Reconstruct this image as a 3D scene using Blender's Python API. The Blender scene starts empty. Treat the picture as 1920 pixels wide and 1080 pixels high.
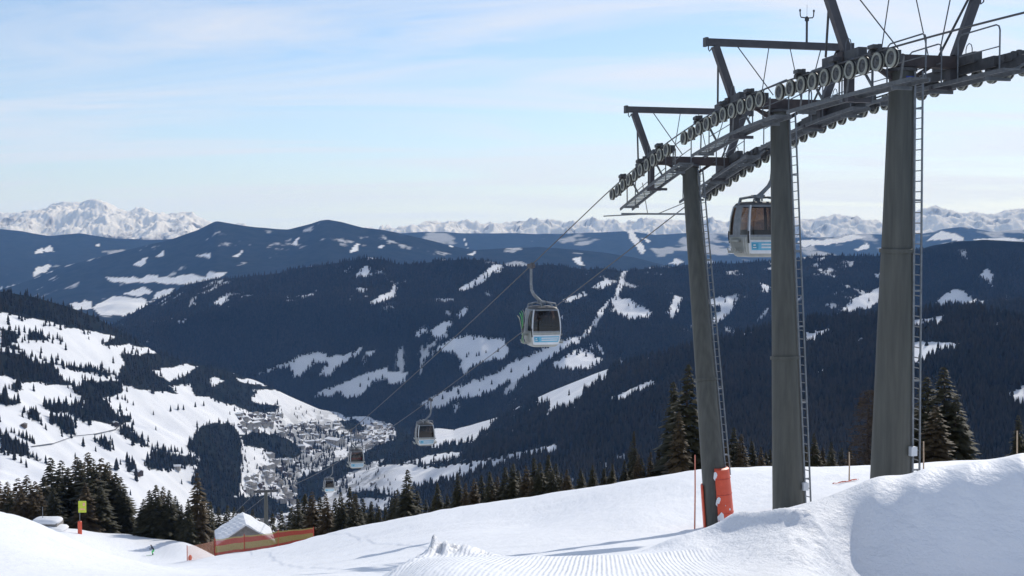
import bpy, bmesh, math, random
import numpy as np
from mathutils import Vector, Matrix, Euler

random.seed(7)
rng = np.random.default_rng(7)
R = math.radians
scene = bpy.context.scene
COL = scene.collection

# ------------------------------------------------------------------ camera
F = 2400.0                                  # focal length in pixels of a 1920 wide frame
PITCH = math.atan(95.0 / F)                 # horizon at row 445
cam_d = bpy.data.cameras.new('camera')
cam = bpy.data.objects.new('camera', cam_d)
COL.objects.link(cam)
cam.location = (0, 0, 0)
cam.rotation_euler = (R(90) - PITCH, 0, 0)
cam_d.sensor_width = 36.0
cam_d.lens = 36.0 * F / 1920.0
cam_d.clip_start = 0.1
cam_d.clip_end = 200000
scene.camera = cam

# ------------------------------------------------------------------ world, sun, exposure
SUN_EL, SUN_AZ = R(32), R(29)               # azimuth measured to the right of +Y
world = bpy.data.worlds.new('World')
scene.world = world
world.use_nodes = True
wn, wl = world.node_tree.nodes, world.node_tree.links
wn.clear()
w_out = wn.new('ShaderNodeOutputWorld')
w_bg = wn.new('ShaderNodeBackground')
w_bg.inputs['Strength'].default_value = 0.10
w_sky = wn.new('ShaderNodeTexSky')
w_sky.sky_type = 'NISHITA'
w_sky.sun_disc = False
w_sky.sun_elevation = SUN_EL
w_sky.sun_rotation = SUN_AZ
w_sky.altitude = 1700
w_sky.air_density = 1.0
w_sky.dust_density = 0.6
w_sky.ozone_density = 3.0
w_tc = wn.new('ShaderNodeTexCoord')
w_sep = wn.new('ShaderNodeSeparateXYZ')
wl.new(w_tc.outputs['Generated'], w_sep.inputs[0])
def wmath(op, a, b=None):
    n = wn.new('ShaderNodeMath'); n.operation = op
    for i, v in enumerate((a, b)):
        if v is None: continue
        if isinstance(v, (int, float)): n.inputs[i].default_value = v
        else: wl.new(v, n.inputs[i])
    return n.outputs[0]
zup = wmath('MAXIMUM', w_sep.outputs['Z'], 0.0)
den = wmath('ADD', zup, 0.10)
cx = wmath('DIVIDE', w_sep.outputs['X'], den)
cy = wmath('DIVIDE', w_sep.outputs['Y'], den)
w_comb = wn.new('ShaderNodeCombineXYZ')
wl.new(cx, w_comb.inputs[0]); wl.new(cy, w_comb.inputs[1])
w_map = wn.new('ShaderNodeMapping')
w_map.inputs['Rotation'].default_value = (0, 0, R(-16))
w_map.inputs['Scale'].default_value = (0.30, 0.95, 1)
wl.new(w_comb.outputs[0], w_map.inputs[0])
w_noise = wn.new('ShaderNodeTexNoise')
w_noise.inputs['Scale'].default_value = 1.25
w_noise.inputs['Detail'].default_value = 10
w_noise.inputs['Roughness'].default_value = 0.6
w_noise.inputs['Distortion'].default_value = 0.9
wl.new(w_map.outputs[0], w_noise.inputs['Vector'])
w_ramp = wn.new('ShaderNodeMapRange')
w_ramp.inputs['From Min'].default_value = 0.40
w_ramp.inputs['From Max'].default_value = 0.60
w_ramp.inputs['To Min'].default_value = 0.02
w_ramp.inputs['To Max'].default_value = 0.92
wl.new(w_noise.outputs['Fac'], w_ramp.inputs['Value'])
w_mix = wn.new('ShaderNodeMix'); w_mix.data_type = 'RGBA'
wl.new(w_ramp.outputs[0], w_mix.inputs['Factor'])
wl.new(w_sky.outputs[0], w_mix.inputs['A'])
w_cl = wn.new('ShaderNodeMix'); w_cl.data_type = 'RGBA'; w_cl.blend_type = 'ADD'
w_cl.inputs['Factor'].default_value = 1.0
w_lum = wn.new('ShaderNodeRGBToBW'); wl.new(w_sky.outputs[0], w_lum.inputs[0])
w_k = wmath('MULTIPLY', w_lum.outputs[0], 0.34)
wl.new(w_k, w_cl.inputs['A']); w_cl.inputs['B'].default_value = (4.5, 4.95, 5.9, 1)
wl.new(w_cl.outputs['Result'], w_mix.inputs['B'])           # thin high cloud, lit white, brighter towards the sun
hz = wmath('MULTIPLY', wmath('POWER', 2.718, wmath('MULTIPLY', zup, -10.0)), 0.85)      # bluish veil, thicker towards the horizon
w_vl = wn.new('ShaderNodeMix'); w_vl.data_type = 'RGBA'; w_vl.blend_type = 'ADD'; w_vl.inputs['Factor'].default_value = 1.0
wl.new(wmath('MULTIPLY', w_lum.outputs[0], 0.22), w_vl.inputs['A']); w_vl.inputs['B'].default_value = (2.7, 4.0, 6.3, 1)
w_fin = wn.new('ShaderNodeMix'); w_fin.data_type = 'RGBA'
wl.new(hz, w_fin.inputs['Factor']); wl.new(w_mix.outputs['Result'], w_fin.inputs['A']); wl.new(w_vl.outputs['Result'], w_fin.inputs['B'])
wl.new(w_fin.outputs['Result'], w_bg.inputs['Color'])
wl.new(w_bg.outputs[0], w_out.inputs['Surface'])

sun_d = bpy.data.lights.new('sun', 'SUN')
sun_d.energy = 2.6
sun_d.angle = R(0.5)
sun_d.color = (1.0, 0.95, 0.88)
sun = bpy.data.objects.new('sun', sun_d)
COL.objects.link(sun)
SUN_DIR = Vector((math.sin(SUN_AZ) * math.cos(SUN_EL), math.cos(SUN_AZ) * math.cos(SUN_EL), math.sin(SUN_EL)))
sun.rotation_euler = SUN_DIR.to_track_quat('Z', 'Y').to_euler()

scene.view_settings.view_transform = 'Standard'
scene.view_settings.look = 'None'
scene.view_settings.gamma = 1.0
scene.view_settings.use_curve_mapping = False
scene.view_settings.exposure = 0.36
scene.cycles.use_denoising = True
scene.cycles.max_bounces = 8
scene.cycles.volume_bounces = 1
scene.cycles.transparent_max_bounces = 12

# ------------------------------------------------------------------ helpers: geometry of the place
cP, sP = math.cos(PITCH), math.sin(PITCH)
def conv(px, py):
    """pixel of the 1920x1080 photograph -> (X/Y, Z/Y)"""
    u = (np.asarray(px, float) - 960) / F
    v = (540 - np.asarray(py, float)) / F
    y = cP + v * sP
    return u / y, (-sP + v * cP) / y
def unconv(a, t):
    y = 1.0; yc = cP - t * sP; zc = sP + t * cP
    return 960 + F * a / yc, 540 - F * zc / yc
def at(px, py, d):
    a, t = conv(px, py)
    return Vector((float(a) * d, d, float(t) * d))

def _hash(ix, iy, seed):
    h = (ix.astype(np.int64) * 374761393 + iy.astype(np.int64) * 668265263 + seed * 1442695041) & 0xFFFFFFFF
    h = ((h ^ (h >> 13)) * 1274126177) & 0xFFFFFFFF
    h = h ^ (h >> 16)
    return (h & 0xFFFF) / 65535.0
def vnoise(x, y, seed=0):
    x = np.asarray(x, float); y = np.asarray(y, float)
    x0 = np.floor(x); y0 = np.floor(y)
    fx = x - x0; fy = y - y0
    fx = fx * fx * fx * (fx * (fx * 6 - 15) + 10); fy = fy * fy * fy * (fy * (fy * 6 - 15) + 10)
    a = _hash(x0, y0, seed); b = _hash(x0 + 1, y0, seed)
    c = _hash(x0, y0 + 1, seed); d = _hash(x0 + 1, y0 + 1, seed)
    return (a + (b - a) * fx) * (1 - fy) + (c + (d - c) * fx) * fy
def fbm(x, y, oct=5, seed=0, gain=0.5, ridged=False):
    s = 0; amp = 1; tot = 0
    for o in range(oct):
        n = vnoise(x * 2 ** o + 17.3 * o, y * 2 ** o + 9.1 * o, seed + o) * 2 - 1
        if ridged: n = 1 - 2 * np.abs(n)
        s = s + n * amp; tot += amp; amp *= gain
    return s / tot

def in_poly(px, py, poly):
    px = np.asarray(px); py = np.asarray(py)
    res = np.zeros(px.shape, bool)
    xs = [p[0] for p in poly]; ys = [p[1] for p in poly]
    sel = (px >= min(xs)) & (px <= max(xs)) & (py >= min(ys)) & (py <= max(ys))
    if not sel.any(): return res
    x = px[sel]; y = py[sel]; r = np.zeros(x.shape, bool)
    n = len(poly)
    for i in range(n):
        x1, y1 = poly[i]; x2, y2 = poly[(i + 1) % n]
        if y1 == y2: continue
        c = ((y1 > y) != (y2 > y)) & (x < (x2 - x1) * (y - y1) / (y2 - y1) + x1)
        r ^= c
    res[sel] = r
    return res

# ------------------------------------------------------------------ helpers: mesh and objects
class MB:
    def __init__(s): s.v = []; s.f = []; s.m = []
    def add(s, vs, fs, mi=0):
        o = len(s.v); s.v += [tuple(v) for v in vs]
        s.f += [tuple(i + o for i in f) for f in fs]; s.m += [mi] * len(fs)
    def box(s, c, size, M=None, mi=0):
        hx, hy, hz = size[0] / 2, size[1] / 2, size[2] / 2
        vs = [Vector((x, y, z)) for x in (-hx, hx) for y in (-hy, hy) for z in (-hz, hz)]
        if M is not None: vs = [M @ v for v in vs]
        c = Vector(c)
        s.add([v + c for v in vs], [(0, 1, 3, 2), (4, 6, 7, 5), (0, 4, 5, 1), (2, 3, 7, 6), (0, 2, 6, 4), (1, 5, 7, 3)], mi)
    def bar(s, p, q, w, h, up=(0, 0, 1), mi=0):
        p, q, up = Vector(p), Vector(q), Vector(up)
        z = (q - p).normalized(); x = z.cross(up)
        if x.length < 1e-5: x = z.cross(Vector((1, 0, 0)))
        x.normalize(); y = x.cross(z)
        vs = []
        for e in (p, q):
            for a, b in ((-1, -1), (1, -1), (1, 1), (-1, 1)):
                vs.append(e + x * (a * w / 2) + y * (b * h / 2))
        s.add(vs, [(0, 3, 2, 1), (4, 5, 6, 7), (0, 1, 5, 4), (1, 2, 6, 5), (2, 3, 7, 6), (3, 0, 4, 7)], mi)
    def tube(s, pts, r, n=6, mi=0, caps=True):
        pts = [Vector(p) for p in pts]
        rs = r if isinstance(r, (list, tuple)) else [r] * len(pts)
        rings = []
        prev = None
        for i, p in enumerate(pts):
            t = (pts[min(i + 1, len(pts) - 1)] - pts[max(i - 1, 0)]).normalized()
            if prev is None:
                x = t.orthogonal().normalized()
            else:
                x = (prev - t * prev.dot(t)).normalized()
            prev = x; y = t.cross(x)
            rings.append([p + (x * math.cos(2 * math.pi * k / n) + y * math.sin(2 * math.pi * k / n)) * rs[i] for k in range(n)])
        fs = []
        for i in range(len(pts) - 1):
            for k in range(n):
                fs.append((i * n + k, i * n + (k + 1) % n, (i + 1) * n + (k + 1) % n, (i + 1) * n + k))
        if caps:
            fs.append(tuple(range(n - 1, -1, -1))); fs.append(tuple((len(pts) - 1) * n + k for k in range(n)))
        s.add([v for rg in rings for v in rg], fs, mi)
    def lathe(s, c, axis, prof, n=24, mi=0):
        """prof: list of (offset along axis, radius[, material])"""
        c = Vector(c); t = Vector(axis).normalized(); x = t.orthogonal().normalized(); y = t.cross(x)
        o = len(s.v)
        for (h, r, *_) in prof:
            for k in range(n):
                a = 2 * math.pi * k / n
                s.v.append(tuple(c + t * h + (x * math.cos(a) + y * math.sin(a)) * r))
        for i in range(len(prof) - 1):
            m = prof[i][2] if len(prof[i]) > 2 else mi
            for k in range(n):
                s.f.append((o + i * n + k, o + i * n + (k + 1) % n, o + (i + 1) * n + (k + 1) % n, o + (i + 1) * n + k)); s.m.append(m)
    def mesh(s, name, mats, smooth=False):
        me = bpy.data.meshes.new(name)
        me.from_pydata(s.v, [], s.f)
        for m in (mats if isinstance(mats, (list, tuple)) else [mats]): me.materials.append(m)
        me.polygons.foreach_set('material_index', s.m)
        if smooth: me.polygons.foreach_set('use_smooth', [True] * len(me.polygons))
        me.update()
        bm = bmesh.new(); bm.from_mesh(me); bmesh.ops.recalc_face_normals(bm, faces=bm.faces); bm.to_mesh(me); bm.free()
        if smooth: me.set_sharp_from_angle(angle=R(38))
        return me
    def build(s, name, mats, parent=None, smooth=False):
        return link(name, s.mesh(name, mats, smooth), parent)

def link(name, data, parent=None, loc=None, M=None):
    o = bpy.data.objects.new(name, data); COL.objects.link(o)
    if parent is not None: o.parent = parent
    if M is not None: o.matrix_basis = M
    if loc is not None: o.location = loc
    return o
def tag(o, label, cat, group=None):
    o['label'] = label; o['category'] = cat
    if group: o['group'] = group
    return o
def thing(name, label, cat, loc, group=None, rz=0):
    o = bpy.data.objects.new(name, None); COL.objects.link(o)
    o.location = loc; o.rotation_euler = (0, 0, rz); o.empty_display_size = 0.2
    return tag(o, label, cat, group)
def fast_mesh(name, V, Fq, mats, smooth=True, attrs=None, mi=None):
    """numpy verts (N,3) and faces (M,k)"""
    me = bpy.data.meshes.new(name)
    k = Fq.shape[1]
    me.vertices.add(len(V)); me.vertices.foreach_set('co', np.ascontiguousarray(V, np.float32).ravel())
    me.loops.add(Fq.size); me.loops.foreach_set('vertex_index', np.ascontiguousarray(Fq, np.int32).ravel())
    me.polygons.add(len(Fq)); me.polygons.foreach_set('loop_start', np.arange(0, Fq.size, k, dtype=np.int32))
    me.polygons.foreach_set('loop_total', np.full(len(Fq), k, np.int32))
    if smooth: me.polygons.foreach_set('use_smooth', np.ones(len(Fq), bool))
    if mi is not None: me.polygons.foreach_set('material_index', mi.astype(np.int32))
    for m in (mats if isinstance(mats, (list, tuple)) else [mats]): me.materials.append(m)
    for nm, arr in (attrs or {}).items():
        at_ = me.attributes.new(nm, 'FLOAT', 'POINT'); at_.data.foreach_set('value', np.ascontiguousarray(arr, np.float32).ravel())
    me.update(calc_edges=True)
    return me

# ------------------------------------------------------------------ materials
MATS = {}
def nodes_of(name):
    m = bpy.data.materials.new(name); m.use_nodes = True
    nt = m.node_tree; b = nt.nodes['Principled BSDF']
    MATS[name] = m
    return m, nt, b
def N(nt, typ, **kw):
    n = nt.nodes.new(typ)
    for k, v in kw.items():
        if k in n.inputs: n.inputs[k].default_value = v
        else: setattr(n, k, v)
    return n
def noise_mat(name, c1, c2, scale=8.0, rough=0.6, metal=0.0, bump=0.0, detail=4, island=0.0, spec=0.5, stretch=None):
    m, nt, b = nodes_of(name)
    tc = N(nt, 'ShaderNodeTexCoord')
    src = tc.outputs['Object']
    if stretch:
        mp = N(nt, 'ShaderNodeMapping', Scale=stretch); nt.links.new(src, mp.inputs[0]); src = mp.outputs[0]
    no = N(nt, 'ShaderNodeTexNoise', Scale=scale, Detail=detail, Roughness=0.6)
    nt.links.new(src, no.inputs['Vector'])
    mr = N(nt, 'ShaderNodeMapRange'); mr.inputs['From Min'].default_value = 0.3; mr.inputs['From Max'].default_value = 0.7
    nt.links.new(no.outputs['Fac'], mr.inputs['Value'])
    fac = mr.outputs[0]
    if island:
        ge = N(nt, 'ShaderNodeNewGeometry')
        mm = N(nt, 'ShaderNodeMath', operation='MULTIPLY_ADD')
        nt.links.new(ge.outputs['Random Per Island'], mm.inputs[0]); mm.inputs[1].default_value = island
        ms = N(nt, 'ShaderNodeMath', operation='MULTIPLY'); nt.links.new(fac, ms.inputs[0]); ms.inputs[1].default_value = 1 - island
        nt.links.new(ms.outputs[0], mm.inputs[2]); fac = mm.outputs[0]
    mx = N(nt, 'ShaderNodeMix', data_type='RGBA')
    mx.inputs['A'].default_value = (*c1, 1); mx.inputs['B'].default_value = (*c2, 1)
    nt.links.new(fac, mx.inputs['Factor'])
    nt.links.new(mx.outputs['Result'], b.inputs['Base Color'])
    b.inputs['Roughness'].default_value = rough; b.inputs['Metallic'].default_value = metal
    b.inputs['Specular IOR Level'].default_value = spec
    if bump:
        bp = N(nt, 'ShaderNodeBump', Strength=bump, Distance=0.05)
        nt.links.new(no.outputs['Fac'], bp.inputs['Height']); nt.links.new(bp.outputs[0], b.inputs['Normal'])
    return m

M_steel = noise_mat('tower_paint', (0.046, 0.048, 0.041), (0.086, 0.087, 0.074), 3.0, 0.55, 0.0, 0.0, 8, stretch=(2.2, 2.2, 0.16))
M_dark = noise_mat('dark_steel', (0.040, 0.042, 0.045), (0.080, 0.081, 0.084), 5, 0.6)
M_gant = noise_mat('gantry_paint', (0.050, 0.047, 0.053), (0.080, 0.076, 0.080), 3, 0.55)
M_rust = noise_mat('rusty_crossarm', (0.044, 0.035, 0.036), (0.072, 0.056, 0.054), 4, 0.7)
M_galv = noise_mat('galvanised_steel', (0.15, 0.165, 0.18), (0.25, 0.265, 0.28), 6, 0.5, 0.35)
M_rubber = noise_mat('sheave_liner', (0.20, 0.205, 0.17), (0.34, 0.34, 0.28), 6, 0.6)
M_disc = noise_mat('sheave_disc', (0.045, 0.046, 0.046), (0.09, 0.092, 0.088), 5, 0.55)
M_black = noise_mat('black_rubber', (0.012, 0.012, 0.013), (0.022, 0.022, 0.022), 6, 0.6)
M_rope = noise_mat('steel_rope', (0.05, 0.05, 0.055), (0.09, 0.09, 0.09), 40, 0.5, 0.4)
M_white = noise_mat('white_panel', (0.55, 0.57, 0.59), (0.66, 0.68, 0.70), 3, 0.35)
M_silver = noise_mat('silver_body', (0.25, 0.26, 0.24), (0.34, 0.35, 0.32), 3, 0.4, 0.3)
M_blue = noise_mat('advert_blue', (0.10, 0.36, 0.52), (0.16, 0.44, 0.60), 4, 0.4)
M_teal = noise_mat('advert_teal', (0.04, 0.26, 0.40), (0.06, 0.30, 0.44), 4, 0.4)
M_signblue = noise_mat('sign_blue', (0.02, 0.04, 0.22), (0.03, 0.05, 0.28), 4, 0.5)
M_orange = noise_mat('orange_foam_pad', (0.62, 0.075, 0.03), (0.75, 0.11, 0.05), 3, 0.5, bump=0.3)
M_rednet = noise_mat('red_net', (0.42, 0.05, 0.03), (0.55, 0.08, 0.05), 6, 0.7)
M_yelnet = noise_mat('yellow_net', (0.42, 0.30, 0.08), (0.55, 0.40, 0.13), 6, 0.7)
M_pinknet = noise_mat('faded_orange_net', (0.75, 0.36, 0.22), (0.85, 0.48, 0.32), 6, 0.7)
M_wood = noise_mat('bamboo_pole', (0.38, 0.28, 0.18), (0.52, 0.40, 0.28), 5, 0.7)
M_redpole = noise_mat('orange_pole', (0.55, 0.16, 0.10), (0.65, 0.24, 0.16), 5, 0.6)
M_yel = noise_mat('yellow_sign', (0.48, 0.55, 0.03), (0.58, 0.64, 0.06), 4, 0.5)
M_hutwood = noise_mat('hut_timber', (0.20, 0.19, 0.18), (0.32, 0.30, 0.28), 4, 0.8, stretch=(1, 1, 8))
M_bark = noise_mat('bark', (0.035, 0.026, 0.02), (0.07, 0.05, 0.038), 9, 0.9)
M_needle = noise_mat('spruce_needles', (0.014, 0.017, 0.009), (0.070, 0.060, 0.028), 0.35, 0.75, island=0.6, spec=0.25)
M_needle_b = noise_mat('brown_spruce_needles', (0.034, 0.025, 0.012), (0.110, 0.074, 0.036), 0.35, 0.75, island=0.6, spec=0.25)
M_larch = noise_mat('bare_larch_twigs', (0.055, 0.040, 0.030), (0.105, 0.078, 0.058), 1.0, 0.85, island=0.6, spec=0.2)
M_farconifer = noise_mat('far_conifers', (0.004, 0.007, 0.006), (0.046, 0.038, 0.027), 0.0035, 0.9, island=0.42, spec=0.0, detail=7)
M_housewall = noise_mat('rendered_wall', (0.30, 0.26, 0.21), (0.58, 0.53, 0.46), 0.02, 0.8)
M_housewood = noise_mat('chalet_timber', (0.09, 0.055, 0.035), (0.15, 0.10, 0.065), 0.05, 0.8)
M_roofsnow = noise_mat('roof_snow', (0.74, 0.76, 0.79), (0.82, 0.83, 0.85), 0.6, 0.7, spec=0.2)
M_darkroof = noise_mat('bare_roof', (0.10, 0.09, 0.09), (0.19, 0.18, 0.17), 0.3, 0.8)
M_pane = noise_mat('house_pane', (0.02, 0.025, 0.03), (0.04, 0.045, 0.05), 1, 0.2)
M_jacket = noise_mat('dark_jacket', (0.012, 0.018, 0.035), (0.02, 0.03, 0.05), 8, 0.8)
M_green = noise_mat('green_trousers', (0.10, 0.62, 0.16), (0.14, 0.72, 0.22), 8, 0.8)
M_skin = noise_mat('skin', (0.50, 0.32, 0.24), (0.56, 0.36, 0.28), 8, 0.5)
M_redj = noise_mat('red_jacket', (0.85, 0.035, 0.025), (0.95, 0.05, 0.04), 8, 0.7)
M_skigreen = noise_mat('green_ski', (0.05, 0.32, 0.05), (0.10, 0.45, 0.10), 3, 0.35)
M_skigrey = noise_mat('grey_ski', (0.22, 0.24, 0.20), (0.36, 0.38, 0.32), 3, 0.35)
M_ballrail = noise_mat('railing_tube', (0.10, 0.11, 0.12), (0.16, 0.17, 0.18), 6, 0.5, 0.3)

def glass_mat(name, tint, gloss=0.10):
    m = bpy.data.materials.new(name); m.use_nodes = True; nt = m.node_tree; nt.nodes.clear()
    out = N(nt, 'ShaderNodeOutputMaterial'); tr = N(nt, 'ShaderNodeBsdfTransparent'); gl = N(nt, 'ShaderNodeBsdfGlossy')
    no = N(nt, 'ShaderNodeTexNoise', Scale=2.0)
    rp = N(nt, 'ShaderNodeMix', data_type='RGBA'); rp.inputs['A'].default_value = (*tint, 1)
    rp.inputs['B'].default_value = (*[c * 0.82 for c in tint], 1)
    nt.links.new(no.outputs['Fac'], rp.inputs['Factor']); nt.links.new(rp.outputs['Result'], tr.inputs['Color'])
    gl.inputs['Roughness'].default_value = 0.06
    lw = N(nt, 'ShaderNodeFresnel', IOR=1.45); mx = N(nt, 'ShaderNodeMixShader')
    ma = N(nt, 'ShaderNodeMath', operation='MULTIPLY_ADD'); nt.links.new(lw.outputs[0], ma.inputs[0]); ma.inputs[1].default_value = 0.8; ma.inputs[2].default_value = gloss * 0.3
    nt.links.new(ma.outputs[0], mx.inputs[0]); nt.links.new(tr.outputs[0], mx.inputs[1]); nt.links.new(gl.outputs[0], mx.inputs[2])
    nt.links.new(mx.outputs[0], out.inputs[0])
    return m
M_glass = glass_mat('bronze_glass', (0.36, 0.285, 0.25))

def open_weave(m, f):
    """lets light and view through between the strands of a net"""
    nt = m.node_tree; out = nt.nodes['Material Output']; b = nt.nodes['Principled BSDF']
    tr = N(nt, 'ShaderNodeBsdfTransparent'); mx = N(nt, 'ShaderNodeMixShader'); mx.inputs[0].default_value = f
    nt.links.new(b.outputs[0], mx.inputs[1]); nt.links.new(tr.outputs[0], mx.inputs[2]); nt.links.new(mx.outputs[0], out.inputs['Surface'])
M_netred = noise_mat('red_net_band', (0.50, 0.07, 0.04), (0.62, 0.10, 0.06), 6, 0.7); open_weave(M_netred, 0.30)
M_netyel = noise_mat('yellow_net_band', (0.50, 0.36, 0.10), (0.62, 0.46, 0.16), 6, 0.7); open_weave(M_netyel, 0.40)
def terrain_mat(name, forest1, forest2, snow1, snow2, nscale, rough=0.8, bump=0.0, bdist=1.0):
    m, nt, b = nodes_of(name)
    tc = N(nt, 'ShaderNodeTexCoord'); no = N(nt, 'ShaderNodeTexNoise', Scale=nscale, Detail=8, Roughness=0.65)
    nt.links.new(tc.outputs['Object'], no.inputs['Vector'])
    f = N(nt, 'ShaderNodeMix', data_type='RGBA'); f.inputs['A'].default_value = (*forest1, 1); f.inputs['B'].default_value = (*forest2, 1)
    s = N(nt, 'ShaderNodeMix', data_type='RGBA'); s.inputs['A'].default_value = (*snow1, 1); s.inputs['B'].default_value = (*snow2, 1)
    mr = N(nt, 'ShaderNodeMapRange'); mr.inputs['From Min'].default_value = 0.35; mr.inputs['From Max'].default_value = 0.65
    nt.links.new(no.outputs['Fac'], mr.inputs['Value'])
    nt.links.new(mr.outputs[0], f.inputs['Factor']); nt.links.new(mr.outputs[0], s.inputs['Factor'])
    at_ = N(nt, 'ShaderNodeAttribute', attribute_name='snow')
    mx = N(nt, 'ShaderNodeMix', data_type='RGBA'); nt.links.new(at_.outputs['Fac'], mx.inputs['Factor'])
    nt.links.new(f.outputs['Result'], mx.inputs['A']); nt.links.new(s.outputs['Result'], mx.inputs['B'])
    nt.links.new(mx.outputs['Result'], b.inputs['Base Color'])
    b.inputs['Roughness'].default_value = rough; b.inputs['Specular IOR Level'].default_value = 0.0
    if bump:
        bp = N(nt, 'ShaderNodeBump', Strength=bump, Distance=bdist)
        nt.links.new(no.outputs['Fac'], bp.inputs['Height']); nt.links.new(bp.outputs[0], b.inputs['Normal'])
    return m
FO1, FO2 = (0.008, 0.011, 0.010), (0.024, 0.026, 0.022)
SN1, SN2 = (0.72, 0.74, 0.78), (0.84, 0.85, 0.87)
M_valley = terrain_mat('valley_ground', FO1, FO2, SN1, SN2, 0.01)
M_hill = terrain_mat('forested_mountain', FO1, FO2, SN1, SN2, 0.008)
M_alps = terrain_mat('alpine_rock', (0.07, 0.075, 0.085), (0.16, 0.16, 0.17), (0.78, 0.79, 0.80), (0.86, 0.86, 0.87), 0.0016)

def snow_mat():
    m, nt, b = nodes_of('groomed_snow')
    tc = N(nt, 'ShaderNodeTexCoord')
    n1 = N(nt, 'ShaderNodeTexNoise', Scale=0.5, Detail=6, Roughness=0.6)
    n2 = N(nt, 'ShaderNodeTexNoise', Scale=5.0, Detail=8, Roughness=0.7)
    mp = N(nt, 'ShaderNodeMapping', Scale=(0.5, 0.12, 1), Rotation=(0, 0, R(-35)))
    nt.links.new(tc.outputs['Object'], mp.inputs[0])
    n3 = N(nt, 'ShaderNodeTexNoise', Scale=3.0, Detail=5, Roughness=0.6); nt.links.new(mp.outputs[0], n3.inputs['Vector'])
    nt.links.new(tc.outputs['Object'], n1.inputs['Vector']); nt.links.new(tc.outputs['Object'], n2.inputs['Vector'])
    mx = N(nt, 'ShaderNodeMix', data_type='RGBA'); mx.inputs['A'].default_value = (0.80, 0.82, 0.855, 1); mx.inputs['B'].default_value = (0.88, 0.89, 0.91, 1)
    nt.links.new(n1.outputs['Fac'], mx.inputs['Factor']); nt.links.new(mx.outputs['Result'], b.inputs['Base Color'])
    b.inputs['Roughness'].default_value = 0.55; b.inputs['Specular IOR Level'].default_value = 0.25
    wv = N(nt, 'ShaderNodeTexWave', wave_type='BANDS', bands_direction='X', Scale=8.4, Distortion=1.2, Detail=2)
    wv.inputs['Detail Scale'].default_value = 0.3
    mpw = N(nt, 'ShaderNodeMapping', Rotation=(0, 0, R(4))); nt.links.new(tc.outputs['Object'], mpw.inputs[0]); nt.links.new(mpw.outputs[0], wv.inputs['Vector'])
    ca = N(nt, 'ShaderNodeAttribute', attribute_name='cord')
    cm = N(nt, 'ShaderNodeMath', operation='MULTIPLY'); nt.links.new(wv.outputs['Fac'], cm.inputs[0]); nt.links.new(ca.outputs['Fac'], cm.inputs[1])
    ra = N(nt, 'ShaderNodeAttribute', attribute_name='rough')
    rm = N(nt, 'ShaderNodeMath', operation='MULTIPLY'); nt.links.new(n2.outputs['Fac'], rm.inputs[0]); nt.links.new(ra.outputs['Fac'], rm.inputs[1])
    b1 = N(nt, 'ShaderNodeBump', Strength=1.0, Distance=0.0065); nt.links.new(cm.outputs[0], b1.inputs['Height'])
    b2 = N(nt, 'ShaderNodeBump', Strength=0.9, Distance=0.07); nt.links.new(rm.outputs[0], b2.inputs['Height']); nt.links.new(b1.outputs[0], b2.inputs['Normal'])
    b3 = N(nt, 'ShaderNodeBump', Strength=0.6, Distance=0.14); nt.links.new(n3.outputs['Fac'], b3.inputs['Height']); nt.links.new(b2.outputs[0], b3.inputs['Normal'])
    nt.links.new(b3.outputs[0], b.inputs['Normal'])
    return m
M_snow = snow_mat()
M_walk = noise_mat('walkway_steel', (0.10, 0.108, 0.115), (0.17, 0.18, 0.185), 6, 0.6, 0.2)

# ------------------------------------------------------------------ near ski slope: thin-plate spline through surveyed points
CP = []   # (px, py, d)
def cp(*rows):
    for r in rows: CP.append(r)
# plateau with the groomed strip, under and in front of the camera
cp((960, 2330, 2.4), (200, 2330, 2.4), (1720, 2330, 2.4), (960, 1520, 4.5), (560, 1560, 4.5), (1400, 1540, 4.5), (1900, 1560, 4.5),
   (1000, 1085, 8.6), (760, 1088, 8.6), (1300, 1086, 8.8), (1000, 1060, 10.0), (1000, 1042, 11.6), (780, 1050, 11.0), (1290, 1043, 11.6),
   (860, 1048, 11.3), (1150, 1041, 11.8), (1500, 1086, 9.0))
# the plateau's left edge rolls away
cp((520, 1330, 6.0), (250, 1450, 6.0), (-200, 1500, 6.0), (640, 1180, 9.0), (400, 1200, 12), (0, 1200, 14), (-300, 1180, 14))
# hidden hollow behind the edge
cp((1000, 1085, 16), (800, 1110, 15), (1250, 1060, 16), (1000, 1080, 24), (700, 1095, 22), (1300, 1040, 24), (400, 1110, 22), (0, 1110, 22))
# open slope from the lift towers down to the left
cp((1100, 1034, 37), (1330, 985, 49.5), (1332, 1012, 36), (1200, 962, 56), (1000, 980, 70), (1300, 915, 66), (1300, 884, 80), (1180, 902, 84), (1070, 920, 88), (950, 940, 96),
   (850, 1000, 62), (800, 968, 108), (700, 988, 122), (600, 1012, 140), (700, 1045, 50), (560, 1075, 36), (620, 1040, 72), (500, 1058, 78),
   (420, 1078, 60), (430, 1050, 120), (403, 1043, 152), (480, 1031, 150), (590, 1014, 150), (350, 1052, 158), (520, 1030, 130))
cp((1450, 880, 80), (1640, 879, 78), (1850, 872, 78), (2100, 872, 78), (1480, 958, 44), (1690, 950, 37.5), (1592, 904, 58), (1900, 930, 40), (2100, 930, 40), (2300, 900, 70))
# beyond the skyline the ground falls into the valley
cp((1300, 960, 105), (1070, 980, 112), (800, 1030, 135), (620, 1060, 172), (1640, 960, 105), (1850, 950, 105), (2200, 950, 105), (430, 1058, 205), (1450, 960, 105), (950, 1005, 125))
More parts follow.
